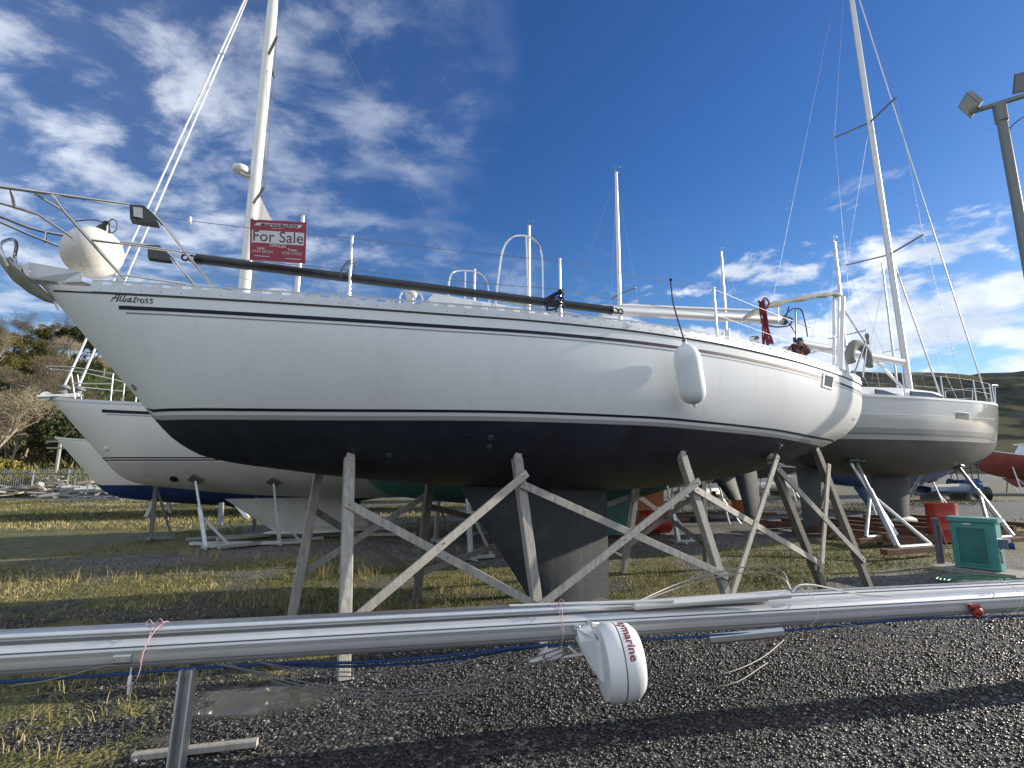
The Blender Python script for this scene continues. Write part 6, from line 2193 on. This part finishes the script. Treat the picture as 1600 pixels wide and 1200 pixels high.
tp = G(1516, 781)
tr_ = empty('tractor', tp)
tag(tr_, 'small blue tractor parked under the grey yacht bow', 'tractor')
TB = mat('blue_tractor_paint', (.02, .07, .22), .4)
for x_, y_2, r_ in ((-.7, -.6, .62), (-.7, .6, .62), (1.0, -.5, .40), (1.0, .5, .40)):
    wl_ = MB().lathe(tp + V(x_, y_2 - .12, r_), V(0, 1, 0), [(r_ * .55, 0), (r_ * .95, 0), (r_, .05), (r_, .2), (r_ * .95, .25), (r_ * .55, .25)], 20).build('wheel', BLACK, tr_, smooth=35)
    MB().lathe(tp + V(x_, y_2 - .13, r_), V(0, 1, 0), [(r_ * .2, 0), (r_ * .55, .03), (r_ * .55, .22), (r_ * .2, .27)], 14).build('hub', PLW, wl_, smooth=35)
MB().box(tp + V(.65, 0, .85), (1.3, .55, .55)).build('bonnet', TB, tr_)
MB().box(tp + V(-.45, 0, .95), (.9, .7, .45)).build('seat_deck', TB, tr_)
for x_, y_2 in ((-.85, -.5), (-.85, .5), (.15, -.5), (.15, .5)):
    MB().tube([tp + V(x_, y_2, 1.1), tp + V(x_, y_2, 2.1)], .03, 6).build('cab_post', BLACK, tr_)
MB().box(tp + V(-.35, 0, 2.13), (1.3, 1.2, .08)).build('cab_roof', TB, tr_)
for s_ in (-.2, .2):
    MB().lathe(tp + V(1.3, s_, .95), V(1, 0, 0), [(.09, 0), (.07, .05)], 10).build('headlight', LENS, tr_)

tr_.rotation_euler = (0, 0, R(-115))
# stacked steel frames
for k, (px, py, lab) in enumerate(((165, 782, 'nearest of the low steel boat frames stacked before the fence'), (140, 777, 'farther low steel boat frame stacked before the fence'))):
    c = G(px, py)
    o_ = empty('steel_stack', c); tag(o_, lab, 'steel frame')
    for j in range(2):
        z = .15 + .42 * j
        for s_ in (-1, 1):
            MB().beam(c + V(-1.5, s_ * .8, z), c + V(1.5, s_ * .8, z + .05 * s_), .10, .10).build('rail', GREYST, o_)
        for x_ in (-1.2, 0, 1.2):
            MB().beam(c + V(x_, -.9, z + .12), c + V(x_, .9, z + .12), .08, .10).build('cross_bar', GREYST, o_)
    for x_ in (-1.8, 1.5):
        MB().tube([c + V(x_ * .7, 0, 0), c + V(x_ * .7 + .2, 0, 1.25)], .035, 6).build('upright', GREYST, o_)
# loose rails under the far boats
for k in range(7):
    c = G(1040 + 28 * k + random.uniform(-8, 8), 812 - 2.2 * k, .08)
    d = unit(V(1, random.uniform(-.2, .35), 0)) * random.uniform(.7, 1.5)
    tag(MB().beam(c - d, c + d, .12, .12, ch=.01).build('timber_baulk', (WOODD, RUST, WOOD)[k % 3]), 'timber or rusty beam lying on the gravel past the red drum', 'beam', 'beams lying on the gravel past the red drum')

# ================================================================== FENCE, TIMBER PILE
fA, fB = D(-60, 740, 40.0), D(300, 740, 40.0)
fen = empty('palisade_fence', (fA[0], 40, 0))
tag(fen, 'grey steel palisade fence below the wooded bank', 'fence')
FENM = mat('weathered_palisade', (.17, .19, .19), .6, .2, var=.25, vscale=2)
mb = MB()
N = int((fB[0] - fA[0]) / .17)
for i in range(N):
    x = fA[0] + .17 * i
    h = 1.75 + .05 * math.sin(i * 1.7) 
    mb.add([V(x, 40, 0), V(x + .035, 39.97, 0), V(x + .07, 40, 0), V(x + .07, 40, h), V(x + .035, 39.97, h + .14), V(x, 40, h)], [(0, 1, 4, 5), (1, 2, 3, 4)])
o = mb.build('pales', FENM, fen); o['kind'] = 'stuff'
for z in (.4, 1.5):
    MB().beam(V(fA[0], 40.03, z), V(fB[0], 40.03, z), .05, .06).build('rail', FENM, fen)
for i in range(0, N, 16):
    MB().beam(V(fA[0] + .17 * i, 40.08, 0), V(fA[0] + .17 * i, 40.08, 1.8), .08, .10, up=V(0, 1, 0)).build('post', FENM, fen)

tpile = empty('timber_pile', D(100, 770, 36))
tpile.location.z = 0; ORG[tpile.name] = V(*tpile.location)
tag(tpile, 'heap of scrap timber and planks in front of the fence', 'timber pile')
plank = {}
WDRY = mat('sunbleached_scrap_timber', (.42, .34, .23), .85, var=.3, vscale=2)
for k, m_ in enumerate((WOODL, WDRY, WOOD, WOODD)):
    plank[k] = MB().beam(V(-1, 0, 0), V(1, 0, 0), .16, .06).build('plank', m_, loc=(0, 0, 0))
pp_ = 0
for i in range(190):
    px = random.uniform(-40, 215)
    Y = random.uniform(33.5, 37.5)
    hmax = .35 + 1.0 * math.exp(-((px - 70) / 45) ** 2) + .9 * math.exp(-((px - 150) / 30) ** 2)
    z = .05 + hmax * random.random() ** 1.3 * (1 - abs(Y - 35.5) / 3.2)
    p = D(px, 760, Y)
    src = plank[random.choice((0, 1, 1, 2, 3))]
    o_ = src if (i < 4 and src.parent is None) else src.copy()
    if o_ is not src: COL.objects.link(o_)
    o_.parent = tpile
    o_.location = (p[0] - tpile.location[0], p[1] - tpile.location[1], z)
    o_.rotation_euler = (random.uniform(-.6, .6), random.uniform(-.28, .28), random.uniform(-.9, .9))
    o_.scale = (random.uniform(.4, 1.1), random.uniform(.7, 2.2), random.uniform(.7, 1.8))
for k in plank:
    if plank[k].parent is None:
        bpy.data.objects.remove(plank[k])

# ================================================================== TREES ON THE BANK
def branchy(seed, H_, spread, levels=4, nb=5, lean=.0):
    """tapered trunk with limbs; returns (wood MB, list of twig points)"""
    rnd = random.Random(seed)
    mb, tips = MB(), []

    def grow(p, d, L, r, lev):
        pts, rs = [p], [r]
        q, dd = p.copy(), d.copy()
        n_ = 4
        for i in range(n_):
            dd = unit(dd + V(rnd.gauss(0, .10), rnd.gauss(0, .10), rnd.gauss(.03, .06)))
            q = q + dd * L / n_
            pts.append(q.copy()); rs.append(r * (1 - .62 * (i + 1) / n_))
        mb.tube(pts, rs, 5 if lev == 0 else 3, caps=False)
        if lev >= 2:
            tips.extend((pts[-1], pts[-2], dd) for _ in range(1))
        if lev >= levels: return
        for k in range(nb if lev else nb + 2):
            u = rnd.uniform(.35, 1.0)
            i = min(int(u * n_), n_ - 1)
            b = pts[i] + (pts[i + 1] - pts[i]) * (u * n_ - i)
            az = rnd.uniform(0, 2 * math.pi)
            side = V(math.cos(az), math.sin(az), rnd.uniform(.1, .7))
            grow(b, unit(dd * .55 + side * spread), L * rnd.uniform(.45, .68), rs[i] * .55, lev + 1)
    grow(V(0, 0, 0), unit(V(lean, 0, 1)), H_ * .55, H_ * .022, 0)
    return mb, tips


def twig_mesh(tips, per, size, seed, wide=.12, up=.4):
    g = np.random.default_rng(seed)
    base = np.array([t[0] for t in tips]); prev = np.array([t[1] for t in tips])
    k = g.integers(0, len(base), len(base) * per)
    u = g.random(len(k))[:, None]
    c = base[k] * u + prev[k] * (1 - u) + g.normal(0, size * .35, (len(k), 3))
    d = g.normal(0, 1, (len(k), 3)); d[:, 2] += up
    d /= np.linalg.norm(d, axis=1)[:, None]
    s_ = np.cross(d, g.normal(0, 1, (len(k), 3)))
    s_ /= np.linalg.norm(s_, axis=1)[:, None] + 1e-9
    L = size * (.4 + .8 * g.random((len(k), 1)))
    v = np.stack([c - s_ * L * wide, c + s_ * L * wide, c + d * L], 1).reshape(-1, 3)
    return v, np.arange(len(v)).reshape(-1, 3), np.repeat(g.random(len(k)), 3)


BARK = mat('grey_bark', (.12, .10, .08), .9, var=.3, vscale=2)
BARKP = mat('pale_bark', (.36, .31, .23), .9, var=.25, vscale=2)
TWB = mat('brown_twigs', (.1, .08, .05), .9, tone=[(0, (.075, .064, .048)), (.5, (.145, .125, .092)), (1, (.22, .195, .145))], spec=.1)
TWP = mat('straw_twigs', (.2, .17, .1), .9, tone=[(0, (.17, .145, .095)), (.5, (.28, .245, .165)), (1, (.40, .35, .25))], spec=.1)
TWO = mat('olive_leaves', (.1, .1, .03), .8, tone=[(0, (.05, .06, .018)), (.5, (.12, .12, .035)), (1, (.22, .19, .06))], spec=.15)
TWD = mat('dark_evergreen_leaves', (.04, .05, .02), .7, tone=[(0, (.018, .028, .012)), (.5, (.045, .06, .022)), (1, (.085, .10, .035))], spec=.2)
TWY = mat('yellow_green_leaves', (.2, .18, .05), .8, tone=[(0, (.10, .10, .025)), (.5, (.21, .19, .05)), (1, (.34, .29, .09))], spec=.15)
PROTO = {}


def tree_proto(kind, seed):
    r_ = empty('bush' if kind == 'bush' else 'tree', (0, 0, 0))
    if kind == 'brown':
        w, t = branchy(seed, 10, .9, 4, 4); per, sz, wd, tm, bm_ = 8, .8, .026, TWB, BARK
    elif kind == 'pale':
        w, t = branchy(seed, 9, .55, 4, 4); per, sz, wd, tm, bm_ = 8, .75, .026, TWP, BARKP
    elif kind == 'olive':
        w, t = branchy(seed, 8, .95, 4, 4); per, sz, wd, tm, bm_ = 6, .55, .14, TWO, BARK
    elif kind == 'dark':
        w, t = branchy(seed, 9, .8, 4, 4); per, sz, wd, tm, bm_ = 18, .50, .30, TWD, BARK
    else:
        w, t = branchy(seed, 4.2, 1.2, 4, 4); per, sz, wd, tm, bm_ = 12, .38, .28, TWY, BARK
    w.build('trunk', bm_, r_)
    v, f, tn = twig_mesh(t, per, sz, seed, wd)
    raw_mesh('crown', v, f, 3, tm, parent=r_, tone=tn)
    return r_


LAB = {'brown': 'bare brown winter tree on the bank behind the fence', 'pale': 'bare pale barked tree with straw coloured twigs on the bank', 'olive': 'olive leaved tree on the wooded bank',
       'dark': 'dark evergreen tree on the wooded bank', 'bush': 'yellow green bush just behind the palisade fence'}
for k in LAB:
    PROTO[k] = [tree_proto(k, 100 + 7 * i + len(k)) for i in range(2)]
spots = []
rt = random.Random(5)
def put(kind, px, Y, sc):
    spots.append((kind, px, Y, sc))
for px in range(-70, 250, 20):
    put(rt.choice(('brown', 'brown', 'pale', 'olive')), px + rt.uniform(-8, 8), rt.uniform(104, 114), rt.uniform(.75, 1.1))
for px in range(-70, 110, 17):
    put(rt.choice(('brown', 'brown', 'olive', 'pale')), px + rt.uniform(-8, 8), rt.uniform(84, 98), rt.uniform(.75, 1.1))
for px in range(-70, 100, 16):
    put(rt.choice(('brown', 'pale', 'olive', 'brown')), px + rt.uniform(-8, 8), rt.uniform(66, 78), rt.uniform(.65, .95))
for px, Y, sc in ((112, 112, .9), (135, 110, .9)): put('dark', px, Y, sc)
for px, Y, sc in ((92, 56, .75), (112, 57, .7), (132, 60, .62), (162, 58, .55), (190, 62, .55), (5, 75, .7)): put('dark', px, Y, sc)
for px, Y, sc in ((16, 52, 1.25), (2, 55, 1.1), (-25, 55, .9), (36, 55, 1.0), (30, 60, 1.0), (52, 58, .85)): put('pale', px, Y, sc)
for px, Y, sc in ((-20, 44.5, .75), (8, 43.5, .8), (30, 44, .8), (50, 45, .6), (85, 44, .5), (110, 44.5, .5), (145, 45, .5), (180, 45, .5), (210, 45, .5)): put('bush', px, Y, sc)
for px, Y, sc in ((100, 78, .6), (85, 80, .7), (70, 84, .7), (120, 74, .6), (140, 70, .5), (160, 90, .5)): put(rt.choice(('pale', 'brown')), px, Y, sc)
used = {}
for kind, px, Y, sc in spots:
    x = D(px, 600, Y)[0]
    src = PROTO[kind][used.get(kind, 0) % 2]
    first = used.get(kind, 0) < 2
    used[kind] = used.get(kind, 0) + 1
    o_ = src if first else copy_tree(src)
    o_.location = (x, Y, float(hill_z(np.array(x), np.array(Y))) - .15)
    o_.rotation_euler = (0, 0, rt.uniform(0, 6.28))
    o_.scale = (sc, sc, sc * rt.uniform(.9, 1.12))
    tag(o_, LAB[kind], 'bush' if kind == 'bush' else 'tree', {'brown': 'brown trees on the bank', 'pale': 'pale trees on the bank', 'olive': 'olive trees on the bank', 'dark': 'evergreens on the bank', 'bush': 'bushes behind the fence'}[kind])

# undergrowth that covers the bank
g = np.random.default_rng(3)
N = 26000
Y = 45 + 66 * g.random(N) ** 1.1
px = -90 + 360 * g.random(N)
x = (px - 800) / FPX * Y * 1.0
z = hill_z(x, Y)
den_ = fbm(x * .09, Y * .09, 3, 61)
kk = (den_ > .44) | (Y < 58)
kk &= ~((px > 60) & (px < 240) & (Y > 74) & (Y < 100) & (g.random(N) < .93))
x, Y, z = x[kk], Y[kk], z[kk]
N = len(x)
c = np.stack([x + g.normal(0, .4, N), Y + g.normal(0, .4, N), z + .1 + 1.4 * g.random(N) ** 1.5 + g.normal(0, .1, N)], -1)
d = g.normal(0, 1, (N, 3)); d[:, 2] = np.abs(d[:, 2]) + .5
d /= np.linalg.norm(d, axis=1)[:, None]
s_ = np.cross(d, g.normal(0, 1, (N, 3))); s_ /= np.linalg.norm(s_, axis=1)[:, None]
L = (.5 + .9 * g.random((N, 1)))
v = np.stack([c - s_ * L * .16, c + s_ * L * .16, c + d * L], 1).reshape(-1, 3)
tn = np.clip(fbm(x * .2, Y * .2, 3, 66) * 1.3 - .15 + g.normal(0, .18, N), 0, 1)
UND = mat('bramble_undergrowth', (.1, .08, .04), .9, tone=[(0, (.05, .055, .02)), (.4, (.10, .10, .045)), (.7, (.16, .135, .08)), (1, (.24, .205, .125))], spec=.1)
tag(raw_mesh('undergrowth', v, np.arange(len(v)).reshape(-1, 3), 3, UND, tone=np.repeat(tn, 3)), 'bramble and scrub undergrowth covering the wooded bank', 'undergrowth', kind='stuff')

# telegraph pole behind the fence
tpz = D(88, 735, 48)
tpo = empty('telegraph_pole', (tpz[0], 48, 0)); tag(tpo, 'wooden pole with crossarms rising behind the fence', 'pole')
zt_ = D(88, 695, 48)[2] + .6
MB().tube([V(tpz[0], 48, 0), V(tpz[0], 48, zt_)], .14, 8).build('shaft', WOOD, tpo, smooth=True)
for dz_ in (.3, .9):
    MB().beam(V(tpz[0] - 1.1, 47.9, zt_ - dz_), V(tpz[0] + 1.1, 47.9, zt_ - dz_), .12, .12).build('crossarm', WOOD, tpo)
